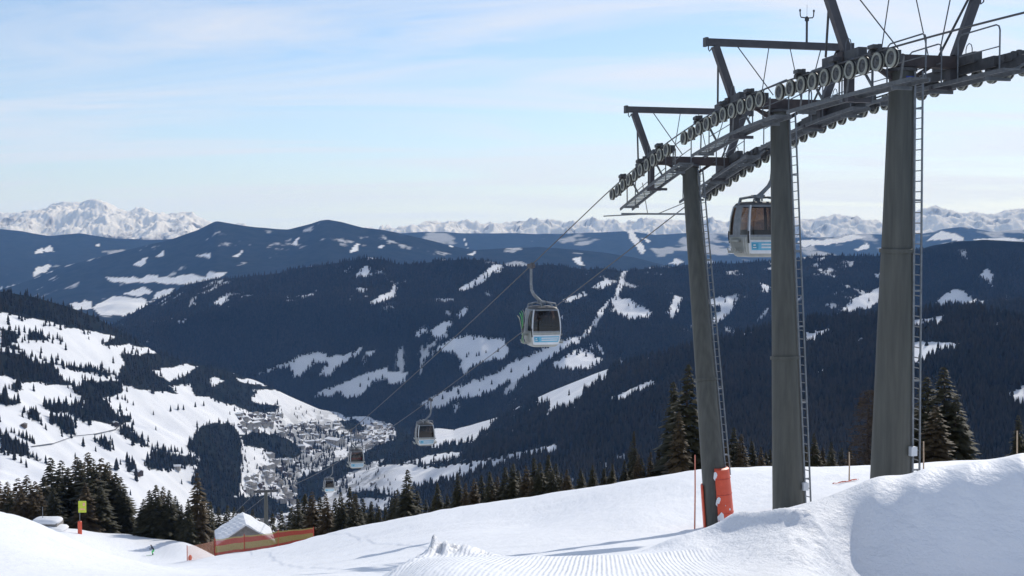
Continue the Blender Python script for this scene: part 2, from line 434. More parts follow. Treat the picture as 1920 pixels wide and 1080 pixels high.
# lower piste on the left with the skier
cp((287, 1041, 200), (200, 1018, 205), (150, 994, 215), (240, 1001, 225), (345, 1017, 208), (330, 1058, 150), (280, 1060, 160), (60, 990, 215), (-100, 985, 215),
   (150, 1040, 250), (345, 1050, 245), (250, 1045, 262), (0, 1040, 250), (-200, 1040, 250))
# left bank
cp((-200, 925, 66), (0, 957, 68), (60, 975, 70), (130, 1013, 72), (230, 1049, 74), (320, 1066, 76), (0, 1020, 44), (150, 1050, 50), (0, 1078, 32), (220, 1082, 36), (-200, 1000, 44), (-200, 1085, 30),
   (60, 1030, 105), (0, 1015, 100), (150, 1052, 110), (-200, 1000, 100), (60, 1024, 155), (200, 1058, 130))
# snow bank on the right
cp((1450, 957, 13.6), (1560, 926, 13.3), (1700, 890, 13.0), (1810, 872, 12.7), (1920, 860, 12.4), (2100, 846, 12), (2350, 840, 12),
   (1560, 940, 14.2), (1700, 903, 13.9), (1810, 886, 13.7), (1920, 873, 13.4), (2100, 859, 13.0), (2350, 852, 13.0), (2350, 985, 11.2), (2350, 1095, 10.9),
   (1380, 975, 13.4), (1280, 1008, 13.0), (1200, 1036, 12.5),
   (1560, 985, 17), (1450, 1005, 17), (1700, 960, 17), (1920, 930, 17), (2200, 920, 17), (1350, 1030, 17), (1700, 985, 24), (1950, 960, 24), (1480, 1000, 24), (2250, 940, 24),
   (1440, 1000, 11.9), (1500, 985, 12.0), (1500, 1030, 11.0), (1545, 1072, 10.4), (1560, 955, 12.6), (1585, 1000, 12.25), (1610, 1050, 11.9), (1640, 930, 12.5), (1660, 1000, 12.15), (1680, 1075, 11.8), (1720, 1040, 11.95), (1720, 925, 12.4), (1720, 970, 12.22), (1810, 910, 12.3), (1800, 1000, 11.98), (1800, 1085, 11.65), (1920, 905, 12.1), (1920, 985, 11.82), (1920, 1090, 11.45),
   (2100, 900, 11.75), (2100, 985, 11.45), (2100, 1095, 11.1), (1450, 1060, 10.2), (1630, 1150, 11.0), (1750, 1190, 10.7), (1900, 1200, 10.4), (2100, 1210, 10.0), (1350, 1030, 11.9), (2300, 1200, 8.5))
# long fall to the valley floor
for _px in (-400, 0, 480, 960, 1440, 1920, 2350):
    cp((_px, 1075 if _px < 800 else 1010, 420), (_px, 1075 if _px < 800 else 1030, 760), (_px, 1060, 1300))
_c = np.array(CP, float)
_ca, _ct = conv(_c[:, 0], _c[:, 1])
KX, KD = 5.2, 1.9
_P = np.stack([_ca * KX, np.log(_c[:, 2]) * KD], 1)
_P, _ui = np.unique(np.round(_P, 5), axis=0, return_index=True)
_T = _ct[_ui]
def _tpsU(r2): return 0.5 * r2 * np.log(np.maximum(r2, 1e-12))
_n = len(_P)
_K = _tpsU(((_P[:, None] - _P[None]) ** 2).sum(-1)) + np.eye(_n) * 1e-4
_A = np.zeros((_n + 3, _n + 3)); _A[:_n, :_n] = _K; _A[:_n, _n] = 1; _A[:_n, _n + 1:] = _P; _A[_n, :_n] = 1; _A[_n + 1:, :_n] = _P.T
_W = np.linalg.solve(_A, np.concatenate([_T, np.zeros(3)]))
def near_t(a, d):
    a = np.asarray(a, float).ravel(); q = np.stack([a * KX, np.log(np.asarray(d, float).ravel()) * KD], 1)
    out = np.empty(len(q))
    for i in range(0, len(q), 20000):
        qq = q[i:i + 20000]
        r2 = ((qq[:, None] - _P[None]) ** 2).sum(-1)
        out[i:i + 20000] = _tpsU(r2) @ _W[:_n] + _W[_n] + qq @ _W[_n + 1:]
    return out
def relief(X, Y):
    """small real relief of the snow surface in metres"""
    d = np.hypot(X, Y)
    z = 0.035 * np.clip(d / 30, 0.3, 4) * fbm(X / 3.1, Y / 4.3, 4, 11) + 0.012 * fbm(X / 0.7, Y / 0.9, 3, 31)
    z = z + np.clip((d - 25) / 60, 0, 1) * 0.25 * fbm(X / 17, Y / 23, 3, 55)
    # seams between the passes of the snow groomer, running down along the slope
    c = Y * 0.86 + X * 0.51 + 1.1 * fbm(X / 26, Y / 26, 2, 91); m = (c / 5.6) % 1.0; m = np.minimum(m, 1 - m) * 5.6
    z = z + 0.075 * np.exp(-(m / 0.32) ** 2) * np.clip(fbm(X / 9, Y / 9, 3, 93) * 1.6 + 0.35, 0, 1) * np.clip((d - 26) / 10, 0, 1) * np.clip((150 - d) / 40, 0, 1)
    # old ski tracks crossing it
    for k, (ox, oy, an) in enumerate(((2, 40, 0.35), (-4, 52, 0.9), (6, 62, 0.2), (-12, 70, 0.55), (-20, 90, 0.75), (0, 80, 0.1), (-9, 44, 0.5))):
        u = (X - ox) * math.cos(an) + (Y - oy) * math.sin(an); v = -(X - ox) * math.sin(an) + (Y - oy) * math.cos(an) + 1.2 * np.sin(u / 5.0 + k) + 0.5 * np.sin(u / 2.1 + 2 * k)
        z = z - 0.05 * np.exp(-(v / 0.28) ** 2) * np.exp(-(u / 22) ** 2)
    return z
def near_z(X, Y):
    X = np.atleast_1d(np.asarray(X, float)); Y = np.atleast_1d(np.asarray(Y, float))
    return near_t(X / Y, Y) * Y + relief(X, Y)
def ground(px, d, py=900):
    a, _ = conv(px, py)
    return Vector((float(a) * d, d, float(near_z(float(a) * d, d)[0])))

ncol, nrow = 760, 550
acol = np.linspace(-0.62, 0.62, ncol)
drow = np.exp(np.concatenate([np.linspace(math.log(2.4), math.log(8.4), 20, endpoint=False), np.linspace(math.log(8.4), math.log(19), 190, endpoint=False),
                              np.linspace(math.log(19), math.log(280), 300, endpoint=False), np.linspace(math.log(280), math.log(1500), 40)]))
AA, DD = np.meshgrid(acol, drow)
XX, YY = AA * DD, DD
TT = near_t(AA, DD).reshape(AA.shape)
ZZ = TT * DD + relief(XX, YY)
PXX, PYY = unconv(AA, TT)
def bump2(cx_, cy_, sx, sy, rot, h, X=XX, Y=YY):
    c, s = math.cos(rot), math.sin(rot)
    u = ((X - cx_) * c + (Y - cy_) * s) / sx; v = (-(X - cx_) * s + (Y - cy_) * c) / sy
    return h * np.exp(-(u * u + v * v))
# ragged heap thrown up at the edge of the groomed strip
hp = at(835, 1040, 11.4)
env = bump2(hp.x + 0.05, hp.y, 0.33, 0.30, 0.0, 1.0)
ZZ += env * (0.10 + 0.10 * np.clip(fbm(XX / 0.13, YY / 0.16, 3, 71, ridged=True), -0.3, 1))
ZZ += bump2(hp.x - 0.10, hp.y, 0.06, 0.08, 0, 0.10)
# windrow along the left edge of the groomed strip
for k in range(26):
    f = k / 25
    p = at(812 - 150 * f, 1040 + 48 * f, 11.3 - 2.6 * f)
    ZZ += bump2(p.x + random.uniform(-.03, .03), p.y + random.uniform(-.03, .03), 0.055 + .03 * random.random(), 0.07, 0, random.uniform(0.008, 0.038))
# clods and a scarp on the bank
for k in range(150):
    px = random.uniform(1480, 1640); py = random.uniform(940, 1075)
    if px > 1500 + (py - 940) * 0.95: continue
    d = np.interp(py, [925, 985, 1030, 1080], [13.2, 11.9, 10.8, 9.8]); p = at(px, py, d); r = random.uniform(0.02, 0.06)
    ZZ += bump2(p.x, p.y, r, r * 1.3, random.random() * 3, random.uniform(0.01, 0.035))
def ridge_line(pts, w, h, jit=0.0):
    global ZZ
    n = 40
    pts = [at(*p) for p in pts]
    for k in range(n):
        f = k / (n - 1) * (len(pts) - 1); i = min(int(f), len(pts) - 2); p = pts[i].lerp(pts[i + 1], f - i)
        ln = sum((pts[q + 1] - pts[q]).length for q in range(len(pts) - 1))
        ZZ += bump2(p.x + random.uniform(-jit, jit), p.y + random.uniform(-jit, jit), w, w, 0, h * (ln / n) / (w * 1.77))
ridge_line([(1370, 972, 12.9), (1450, 978, 12.4), (1530, 985, 12.0), (1600, 1010, 11.4), (1690, 1035, 11.0)], 0.13, 0.075, 0.02)
ridge_line([(1230, 1020, 12.6), (1330, 990, 12.9), (1400, 985, 12.8), (1480, 1000, 12.2)], 0.16, 0.06, 0.02)
cordm = np.clip(1 - np.abs(XX - 0.28 - (YY - 9) * 0.06) / 1.55, 0, 1); cordm = np.clip(cordm * 3.5, 0, 1) * (YY < 12.0) * (YY > 3) * np.clip(0.75 + 0.9 * fbm(XX / 0.5, YY / 1.2, 4, 47), 0.15, 1)
roughm = np.clip(0.10 + 0.9 * np.clip((PXX - 1230) / 200, 0, 1) * (YY < 16) * np.clip(1 - (PXX - 1560) / 260, 0.12, 1) + 0.5 * env, 0, 1)
roughm = np.maximum(roughm, np.clip((YY - 30) / 40, 0, 1) * np.clip(fbm(XX / 21, YY / 21, 3, 5) * 1.2, 0.05, 0.7))
V = np.stack([XX, YY, ZZ], -1).reshape(-1, 3)
def grid_faces(nr, nc):
    i = np.arange(nr * nc).reshape(nr, nc)
    return np.stack([i[:-1, :-1], i[:-1, 1:], i[1:, 1:], i[1:, :-1]], -1).reshape(-1, 4)
me = fast_mesh('ski_slope', V, grid_faces(nrow, ncol), M_snow, True, {'cord': cordm, 'rough': roughm})
slope = link('ski_slope', me); slope['kind'] = 'structure'

# ------------------------------------------------------------------ far terrain: lofted hillsides
def smooth1(y, k):
    if k < 2: return y
    ker = np.hanning(k + 2)[1:-1]; ker /= ker.sum()
    return np.convolve(np.pad(y, (k, k), 'edge'), ker, 'same')[k:-k]
class Layer: pass
def loft(name, stations, ncol, rows, mat, noise, snow_fn=None, a_rng=(-0.60, 0.60), sm=5, tnoise=None):
    """stations: near to far, each a list of (px, py, distance); rows: mesh rows between stations"""
    L = Layer(); a = np.linspace(a_rng[0], a_rng[1], ncol)
    Ts, Ls = [], []
    for st in stations:
        st = sorted(st); arr = np.array(st, float); ca, ct = conv(arr[:, 0], arr[:, 1])
        Ts.append(smooth1(np.interp(a, ca, ct), sm)); Ls.append(smooth1(np.interp(a, ca, np.log(arr[:, 2])), 9))
    T, Dl, W = [], [], []
    K = len(stations)
    for k in range(K - 1):
        nn = rows[k] + (1 if k == K - 2 else 0)
        for j in range(nn):
            w = j / rows[k]
            T.append(Ts[k] * (1 - w) + Ts[k + 1] * w); Dl.append(Ls[k] * (1 - w) + Ls[k + 1] * w); W.append(k + w)
    T = np.array(T); D = np.exp(np.array(Dl)); A = np.broadcast_to(a, T.shape); Wc = np.broadcast_to(np.array(W)[:, None], T.shape)
    # round the break between the lofted strips
    X, Y = A * D, D
    Z = T * D + noise(X, Y, Wc)
    L.a, L.X, L.Y, L.Z, L.W = a, X, Y, Z, Wc
    L.T = Z / Y
    px, py = unconv(A, L.T)
    snow = snow_fn(px, py, X, Y, Z, Wc) if snow_fn else np.zeros(T.shape)
    L.snow = snow
    me = fast_mesh(name, np.stack([X, Y, Z], -1).reshape(-1, 3), grid_faces(*T.shape), mat, True, {'snow': snow})
    L.obj = link(name, me); L.obj['kind'] = 'structure'
    L.vis = np.maximum.accumulate(L.T[: int(sum(rows[:K - 2])) + 1], axis=0)
    return L
def surf_at(L, px, py):
    """point of a lofted hillside seen at that direction"""
    a, t = conv(px, py); i = int(round((float(a) - L.a[0]) / (L.a[1] - L.a[0])))
    if i < 0 or i >= len(L.a): return None
    col = L.vis[:, i]
    j = int(np.searchsorted(col, float(t)))
    if j <= 0 or j >= len(col): return None
    f = (float(t) - col[j - 1]) / max(col[j] - col[j - 1], 1e-9)
    y = L.Y[j - 1, i] * (1 - f) + L.Y[j, i] * f; z = L.Z[j - 1, i] * (1 - f) + L.Z[j, i] * f
    return Vector((float(a) * y, y, z)), L.snow[j, i]

def jag(px, py, s=14.0, amp=6.0, seed=3):
    return px + amp * fbm(px / s, py / s, 3, seed), py + 0.7 * amp * fbm(px / s, py / s, 3, seed + 40)
def polys_mask(px, py, polys, amp=6.0, s=14.0, seed=3):
    jx, jy = jag(px, py, s, amp, seed); m = np.zeros(px.shape, bool)
    for p in polys: m |= in_poly(jx, jy, p)
    return m

# --- far alps (28 km): left massif and right chain
def alps_noise(amp, sc):
    def f(X, Y, W):
        n = fbm(X / sc, Y / sc, 6, 101, 0.55, ridged=True)
        return amp * n * np.clip(0.35 + W * 0.65, 0, 1)
    return f
def alps_snow(thr, zscale):
    def f(px, py, X, Y, Z, W):
        n = fbm(X / 500, Y / 1000, 5, 202, 0.6)
        gy = np.gradient(Z, axis=1) / np.maximum(np.gradient(X, axis=1), 1e-3)
        s = 0.85 + n * 1.0 - np.abs(gy) * 0.30 - np.clip((py - thr) / 14.0, 0, 3) * 0.8
        return np.clip(s * 2.2, 0, 1)
    return f
ridge_l = [(-300, 420), (-150, 405), (-60, 412), (0, 402), (30, 400), (60, 396), (95, 388), (120, 384), (150, 383), (165, 378), (180, 377), (196, 381), (215, 392), (240, 396), (268, 390), (285, 400), (310, 404), (340, 399), (365, 402), (385, 414), (420, 428), (470, 440), (700, 450)]
loft('far_massif', [[(p[0], 470, 22500) for p in ridge_l], [(p[0], 436 + 0.1 * (p[1] - 400), 24500) for p in ridge_l], [(p[0], p[1], 27000) for p in ridge_l], [(p[0], 460, 29500) for p in ridge_l]],
     560, [20, 44, 20], M_alps, lambda X, Y, W: (330 * fbm(X / 800, Y / 1900, 6, 101, 0.52, ridged=True) - 80) * np.clip(W, 0.2, 1) * np.clip(np.abs(W - 2) * 2.4, 0.12, 1) + 75 * fbm(X / 300, Y / 420, 5, 141, 0.6, ridged=True), alps_snow(437, 1), a_rng=(-0.56, -0.1), sm=3)
ridge_r = [(560, 445), (700, 440), (740, 430), (790, 421), (830, 416), (845, 414), (870, 420), (900, 424), (960, 418), (1000, 416), (1040, 413), (1070, 416), (1110, 408), (1140, 417), (1180, 415), (1220, 413), (1270, 416), (1330, 412), (1380, 420), (1440, 416), (1500, 414), (1540, 408), (1570, 405), (1600, 412), (1640, 424), (1690, 418), (1720, 395), (1745, 388), (1770, 392), (1800, 402), (1820, 398), (1850, 405), (1880, 400), (1905, 394), (1960, 390), (2060, 405), (2200, 400), (2400, 410)]
loft('far_chain', [[(p[0], 478, 21500) for p in ridge_r], [(p[0], 440 + 0.2 * (p[1] - 415), 23000) for p in ridge_r], [(p[0], p[1], 26000) for p in ridge_r], [(p[0], 460, 29000) for p in ridge_r]],
     760, [20, 44, 20], M_alps, lambda X, Y, W: (300 * fbm(X / 680, Y / 1700, 6, 131, 0.52, ridged=True) - 75) * np.clip(W, 0.2, 1) * np.clip(np.abs(W - 2) * 2.4, 0.12, 1) + 72 * fbm(X / 280, Y / 400, 5, 151, 0.6, ridged=True), alps_snow(437, 1), a_rng=(-0.2, 0.60), sm=3)

# --- blue hills on the left behind the two-peaked ridge (15 km)
def hill_noise(amp, sc, seed, fade=True):
    def f(X, Y, W):
        return amp * fbm(X / sc, Y / sc, 5, seed) * (np.clip(np.abs(W - 1), 0.18, 1) if fade else 1)
    return f
def streak_snow(polys, dens, seed, sc=260., amp=4.0, thr=0.40):
    def f(px, py, X, Y, Z, W):
        m = polys_mask(px, py, polys, amp, 10.0, seed).astype(float)
        n = fbm(X / sc, Y / (sc * 1.6), 4, seed + 7, 0.6)
        m = np.maximum(m, np.clip((n - thr) * 9, 0, 1) * dens)
        return m
    return f
r1 = [(-400, 425), (-100, 432), (0, 428), (40, 432), (90, 441), (150, 437), (210, 447), (280, 452), (330, 450), (400, 470), (600, 480), (800, 480)]
loft('blue_hills', [[(p[0], 560, 14500) for p in r1], [(p[0], p[1], 18500) for p in r1], [(p[0], 520, 21500) for p in r1]], 360, [70, 10], M_hill, hill_noise(330, 2300, 301),
     streak_snow([[(70, 500), (95, 496), (88, 510), (60, 518)], [(0, 541), (55, 530), (62, 537), (20, 548)], [(75, 470), (95, 459), (100, 471)], [(60, 478), (80, 462), (78, 474)], [(45, 545), (70, 540), (60, 550)], [(178, 460), (190, 456), (186, 465)]], 0.5, 301, 420, thr=0.42), a_rng=(-0.6, -0.05))
r1b = [(560, 460), (740, 438), (800, 436), (870, 441), (930, 440), (1000, 442), (1060, 440), (1110, 436), (1180, 430), (1230, 438), (1300, 436), (1400, 442), (1480, 448), (1560, 447), (1620, 440), (1680, 444), (1730, 441), (1770, 432), (1810, 428), (1860, 436), (1920, 430), (2000, 425), (2400, 430)]
loft('snowy_foothills', [[(p[0], 540, 17500) for p in r1b], [(p[0], p[1], 22500) for p in r1b], [(p[0], 520, 24500) for p in r1b]], 620, [70, 10], M_hill, hill_noise(360, 2500, 331),
     streak_snow([[(1172, 424), (1184, 428), (1192, 442), (1200, 452), (1212, 470), (1204, 478), (1190, 462), (1180, 446)], [(1200, 447), (1220, 450), (1215, 455)], [(1255, 494), (1266, 484), (1285, 490), (1270, 496)],
                  [(1495, 452), (1560, 449), (1600, 440), (1625, 444), (1560, 458), (1500, 463)], [(1600, 470), (1625, 455), (1632, 466)], [(1735, 452), (1765, 432), (1800, 440), (1810, 450), (1770, 450)], [(1820, 450), (1860, 447), (1900, 446), (1920, 450), (1850, 455)], [(868, 449), (873, 463), (877, 465), (871, 449)]], 0.5, 331, 620, thr=0.16), a_rng=(-0.2, 0.6))
# --- ridge with two dark peaks (9.5 km)
r2 = [(-400, 600), (-100, 560), (0, 540), (60, 520), (120, 497), (200, 478), (260, 463), (320, 447), (370, 430), (405, 414), (440, 420), (480, 426), (540, 430), (580, 420), (600, 413), (616, 411), (640, 415), (680, 427), (715, 431), (760, 440), (810, 452), (850, 462), (890, 469), (930, 466), (1010, 461), (1080, 465), (1130, 470), (1190, 480), (1240, 492), (1290, 505), (1360, 520), (1500, 540), (2000, 560)]
P2 = [[(198, 521), (240, 519), (272, 523), (276, 515), (310, 519), (325, 521), (355, 512), (388, 520), (392, 509), (425, 511), (420, 517), (380, 536), (350, 535), (300, 530), (270, 531), (210, 530)],
      [(232, 551), (272, 538), (286, 548), (260, 557)], [(175, 577), (210, 556), (270, 560), (282, 574), (240, 592), (190, 592)], [(130, 568), (168, 564), (172, 580), (140, 581)], [(285, 560), (300, 545), (330, 540), (310, 560)],
      [(250, 496), (265, 486), (277, 483), (274, 494), (262, 500)], [(292, 480), (308, 470), (310, 480)], [(365, 480), (395, 474), (395, 484)], [(545, 458), (562, 445), (558, 460)], [(436, 482), (456, 468), (450, 480)], [(665, 460), (675, 455), (672, 470), (655, 476)], [(708, 462), (720, 458), (718, 466)], [(840, 458), (852, 455), (848, 464)],
      [(875, 478), (893, 470), (886, 480)], [(800, 500), (838, 483), (825, 493)], [(1072, 484), (1086, 482), (1095, 499), (1078, 495)], [(1212, 508), (1222, 500), (1230, 510), (1220, 514)], [(60, 490), (100, 488), (90, 500)], [(55, 515), (100, 500), (100, 510), (60, 522)]]
loft('two_peak_ridge', [[(p[0], 640, 9500) for p in r2], [(p[0], p[1], 14000) for p in r2], [(p[0], 600, 15800) for p in r2]], 760, [110, 10], M_hill, hill_noise(240, 1700, 401), streak_snow(P2, 0.6, 401, 240, thr=0.38), sm=3)
# --- dark forested mountain across the valley (5.5 km)
r3 = [(-400, 760), (0, 700), (180, 625), (226, 603), (280, 571), (350, 536), (400, 526), (450, 522), (520, 515), (560, 505), (600, 500), (645, 492), (690, 484), (715, 487), (745, 496), (780, 495), (820, 490), (870, 488), (915, 488), (960, 500), (1030, 496), (1100, 505), (1130, 502), (1170, 508), (1250, 505), (1310, 498), (1370, 496), (1440, 492), (1500, 485), (1560, 480), (1640, 478), (1700, 474), (1745, 460), (1790, 452), (1850, 449), (1920, 453), (2050, 448), (2400, 470)]
f3 = [(-400, 900, 4200), (0, 860, 4200), (300, 790, 4600), (480, 800, 5000), (620, 810, 5000), (760, 830, 4900), (900, 830, 4300), (1100, 780, 3800), (1300, 720, 3500), (1600, 660, 3300), (1920, 640, 3000), (2400, 660, 3000)]
z9 = lambda L: [(375 + x / 1.969, 337 + y / 1.969) for x, y in L]
P3 = [z9(q) for q in ([(868, 625), (930, 585), (985, 570), (1040, 578), (1080, 580), (1125, 588), (1140, 625), (1130, 660), (1090, 662), (1030, 682), (975, 708), (955, 695), (960, 658), (940, 643), (905, 643)], [(1500, 447), (1520, 433), (1555, 438), (1585, 438), (1640, 473), (1670, 490), (1655, 512), (1620, 504), (1595, 520), (1560, 505), (1530, 475), (1515, 455)],
    [(1560, 335), (1578, 335), (1562, 390), (1548, 437), (1529, 437), (1544, 390)], [(1498, 448), (1514, 456), (1474, 522), (1428, 578), (1410, 582), (1452, 520)], [(1722, 492), (1752, 428), (1780, 433), (1772, 477), (1750, 510)],
    [(803, 832), (880, 788), (950, 762), (1030, 732), (1090, 712), (1120, 692), (1175, 657), (1210, 647), (1270, 622), (1300, 598), (1412, 573), (1402, 602), (1330, 628), (1300, 658), (1260, 674), (1240, 704), (1190, 740), (1130, 750), (1100, 770), (1060, 790), (1000, 806), (940, 812), (900, 836), (850, 846)],
    [(1298, 677), (1350, 648), (1410, 618), (1440, 633), (1490, 665), (1440, 700), (1390, 702), (1340, 696), (1305, 696)], [(1438, 608), (1475, 602), (1495, 642), (1480, 644), (1463, 622), (1443, 622)],
    [(203, 724), (245, 698), (330, 667), (400, 637), (460, 637), (475, 652), (530, 647), (599, 612), (592, 642), (540, 674), (500, 704), (480, 726), (436, 724), (448, 695), (478, 682), (440, 676), (402, 694), (372, 730), (345, 732), (333, 695), (290, 699)], [(608, 642), (640, 625), (650, 638), (620, 654)],
    [(412, 804), (470, 767), (540, 742), (620, 712), (692, 687), (692, 712), (735, 707), (772, 713), (752, 750), (700, 756), (690, 738), (642, 750), (612, 776), (582, 806), (540, 806), (520, 786), (480, 802)], [(788, 562), (830, 533), (840, 550), (800, 588)], [(838, 562), (890, 528), (937, 513), (932, 537), (880, 584)], [(943, 502), (985, 462), (987, 487), (960, 509)],
    [(953, 404), (1020, 367), (1060, 327), (1085, 309), (1125, 313), (1112, 338), (1060, 364), (1030, 389), (965, 414)], [(568, 362), (605, 317), (627, 322), (637, 356)], [(623, 454), (665, 428), (700, 417), (720, 382), (730, 400), (717, 434), (640, 462)], [(48, 453), (90, 430), (107, 445), (70, 469)], [(1448, 398), (1500, 367), (1522, 385), (1480, 404)], [(1338, 444), (1420, 412), (1432, 425), (1360, 454)])]
P3 += [[(1325, 562), (1350, 557), (1370, 556), (1379, 570), (1366, 590), (1345, 606), (1333, 604), (1341, 590), (1352, 575), (1330, 574)], [(1568, 586), (1600, 560), (1650, 539), (1658, 556), (1640, 576), (1600, 584)], [(1752, 568), (1770, 552), (1788, 541), (1810, 546), (1825, 560), (1852, 566), (1800, 570)], [(1834, 520), (1850, 502), (1863, 515), (1862, 536), (1848, 525)], [(1528, 485), (1550, 482), (1540, 489)], [(1425, 530), (1445, 540), (1440, 548), (1428, 546)], [(1640, 515), (1655, 510), (1652, 524)], [(330, 605), (350, 595), (345, 606)]]
L3 = loft('forest_mountain', [f3, [(p[0], 0.5 * (p[1] + 700), 5200) for p in r3], [(p[0], p[1], 6000 + 300 * math.sin(p[0] / 170.)) for p in r3], [(p[0], 720, 7200) for p in r3]], 900, [70, 70, 10], M_hill,
          lambda X, Y, W: (95 * fbm(X / 900, Y / 700, 5, 501) + 75 * fbm(X / 420, Y / 1100, 4, 521, ridged=True)) * np.clip(np.abs(W - 2), 0.12, 1) * np.clip(W + .3, 0, 1), streak_snow(P3, 0.75, 501, 95, 3.0, thr=0.40))

# --- the valley: sunlit left flank, village on the floor, dark spurs on the right
rv = [(-500, 500, 2500), (-100, 530, 2700), (0, 546, 2850), (60, 556, 2950), (120, 574, 3100), (180, 596, 3250), (240, 630, 3500), (300, 663, 3750), (360, 680, 3900), (420, 693, 4050), (480, 713, 4250), (540, 742, 4450), (600, 768, 4650), (660, 778, 4800), (740, 788, 4800), (800, 800, 4600), (850, 806, 4300),
      (900, 792, 4050), (940, 780, 3850), (1000, 748, 3600), (1060, 722, 3450), (1110, 702, 3350), (1160, 684, 3250), (1230, 668, 3150), (1330, 640, 3000), (1420, 618, 2900), (1500, 602, 2800), (1600, 592, 2700), (1700, 590, 2650), (1760, 580, 2600), (1830, 578, 2550), (1920, 600, 2500), (2050, 590, 2450), (2500, 580, 2400)]
mv = [(-500, 760, 1900), (0, 760, 2050), (200, 790, 2450), (400, 830, 3000), (560, 880, 3700), (660, 890, 3700), (760, 890, 3300), (900, 860, 2800), (1100, 820, 2350), (1400, 770, 2050), (1920, 740, 1800), (2500, 740, 1700)]
bv = [(-500, 1060, 1150), (0, 1060, 1250), (250, 1060, 1500), (400, 1060, 2100), (520, 1060, 2750), (640, 1060, 2700), (760, 1060, 2100), (900, 1060, 1700), (1200, 1060, 1450), (1920, 1060, 1250), (2500, 1060, 1200)]
z3 = lambda L: [(x / 2.571, 540 + y / 2.571) for x, y in L]
z6 = lambda L: [(x / 2, 540 + y / 2) for x, y in L]
CLUMPS = [z6(q) for q in (
    [(-300, -80), (0, -10), (190, 40), (340, 90), (500, 170), (640, 220), (760, 270), (880, 320), (1020, 335), (1120, 370), (1200, 395), (1240, 440), (1180, 430), (1100, 400), (1020, 380), (960, 380), (945, 430), (1050, 440), (1040, 470), (950, 470), (880, 440), (780, 410), (690, 400), (570, 385), (470, 370), (430, 330), (460, 300), (450, 250), (580, 245), (560, 225), (500, 212), (400, 218), (390, 200), (440, 188), (400, 150), (330, 122), (210, 122), (150, 100), (180, 75), (100, 48), (0, 28), (-300, -20)],
    [(0, 150), (60, 160), (70, 190), (40, 210), (90, 235), (40, 232), (0, 210)], [(100, 182), (130, 163), (165, 173), (170, 196), (110, 202)],
    [(-200, 200), (0, 235), (80, 250), (140, 283), (190, 283), (240, 340), (275, 368), (180, 362), (100, 352), (0, 322), (-200, 290)], [(270, 372), (330, 350), (450, 350), (460, 392), (380, 416), (340, 432), (300, 402)],
    [(330, 420), (400, 420), (440, 480), (490, 480), (492, 496), (440, 522), (380, 502), (320, 504), (260, 472), (168, 458), (180, 434), (250, 428), (310, 450)], [(190, 490), (230, 478), (280, 503), (287, 552), (220, 532)], [(0, 395), (62, 430), (40, 442), (0, 432)], [(30, 360), (80, 358), (82, 386), (40, 382)],
    [(440, 525), (500, 540), (570, 600), (540, 596), (460, 552)], [(700, 590), (760, 515), (850, 503), (900, 550), (912, 610), (906, 760), (860, 810), (760, 810), (740, 760), (728, 690), (760, 640), (715, 612)], [(545, 652), (600, 600), (650, 624), (742, 630), (742, 656), (620, 682), (550, 676)],
    [(900, 552), (960, 538), (1090, 568), (1142, 618), (1120, 637), (1040, 637), (990, 602), (920, 592)], [(0, 560), (60, 568), (160, 652), (80, 624), (0, 614)], [(470, 658), (512, 658), (512, 692), (478, 692)], [(345, 562), (420, 575), (425, 610), (400, 606)],
    [(1110, 720), (1290, 640), (1400, 600), (1560, 530), (1640, 520), (1620, 560), (1540, 595), (1430, 645), (1310, 692), (1240, 742), (1200, 792), (1110, 810)], [(770, 800), (1000, 772), (1100, 832), (1000, 872), (880, 842), (800, 852)], [(1200, 440), (1300, 462), (1380, 480), (1300, 480)], [(1270, 500), (1330, 490), (1370, 520), (1350, 545), (1290, 530)], [(200, 290), (330, 300), (420, 318), (415, 330), (300, 312)], [(240, 142), (320, 132), (322, 150), (240, 152)], [(100, 460), (150, 470), (140, 500), (110, 490)])]
HOLES = [z6(q) for q in ([(565, 312), (640, 300), (700, 284), (740, 296), (690, 332), (640, 352), (600, 332)], [(885, 338), (1020, 352), (1010, 366), (900, 352)], [(952, 384), (1060, 390), (1112, 406), (1100, 432), (1040, 442), (958, 412)], [(805, 328), (838, 345), (800, 372), (788, 350)], [(640, 365), (720, 360), (730, 400), (660, 395)])]
VSNOW = [(-900, 400), (560, 700), (620, 768), (690, 782), (742, 800), (738, 850), (660, 905), (640, 960), (600, 1100), (-900, 1100)]
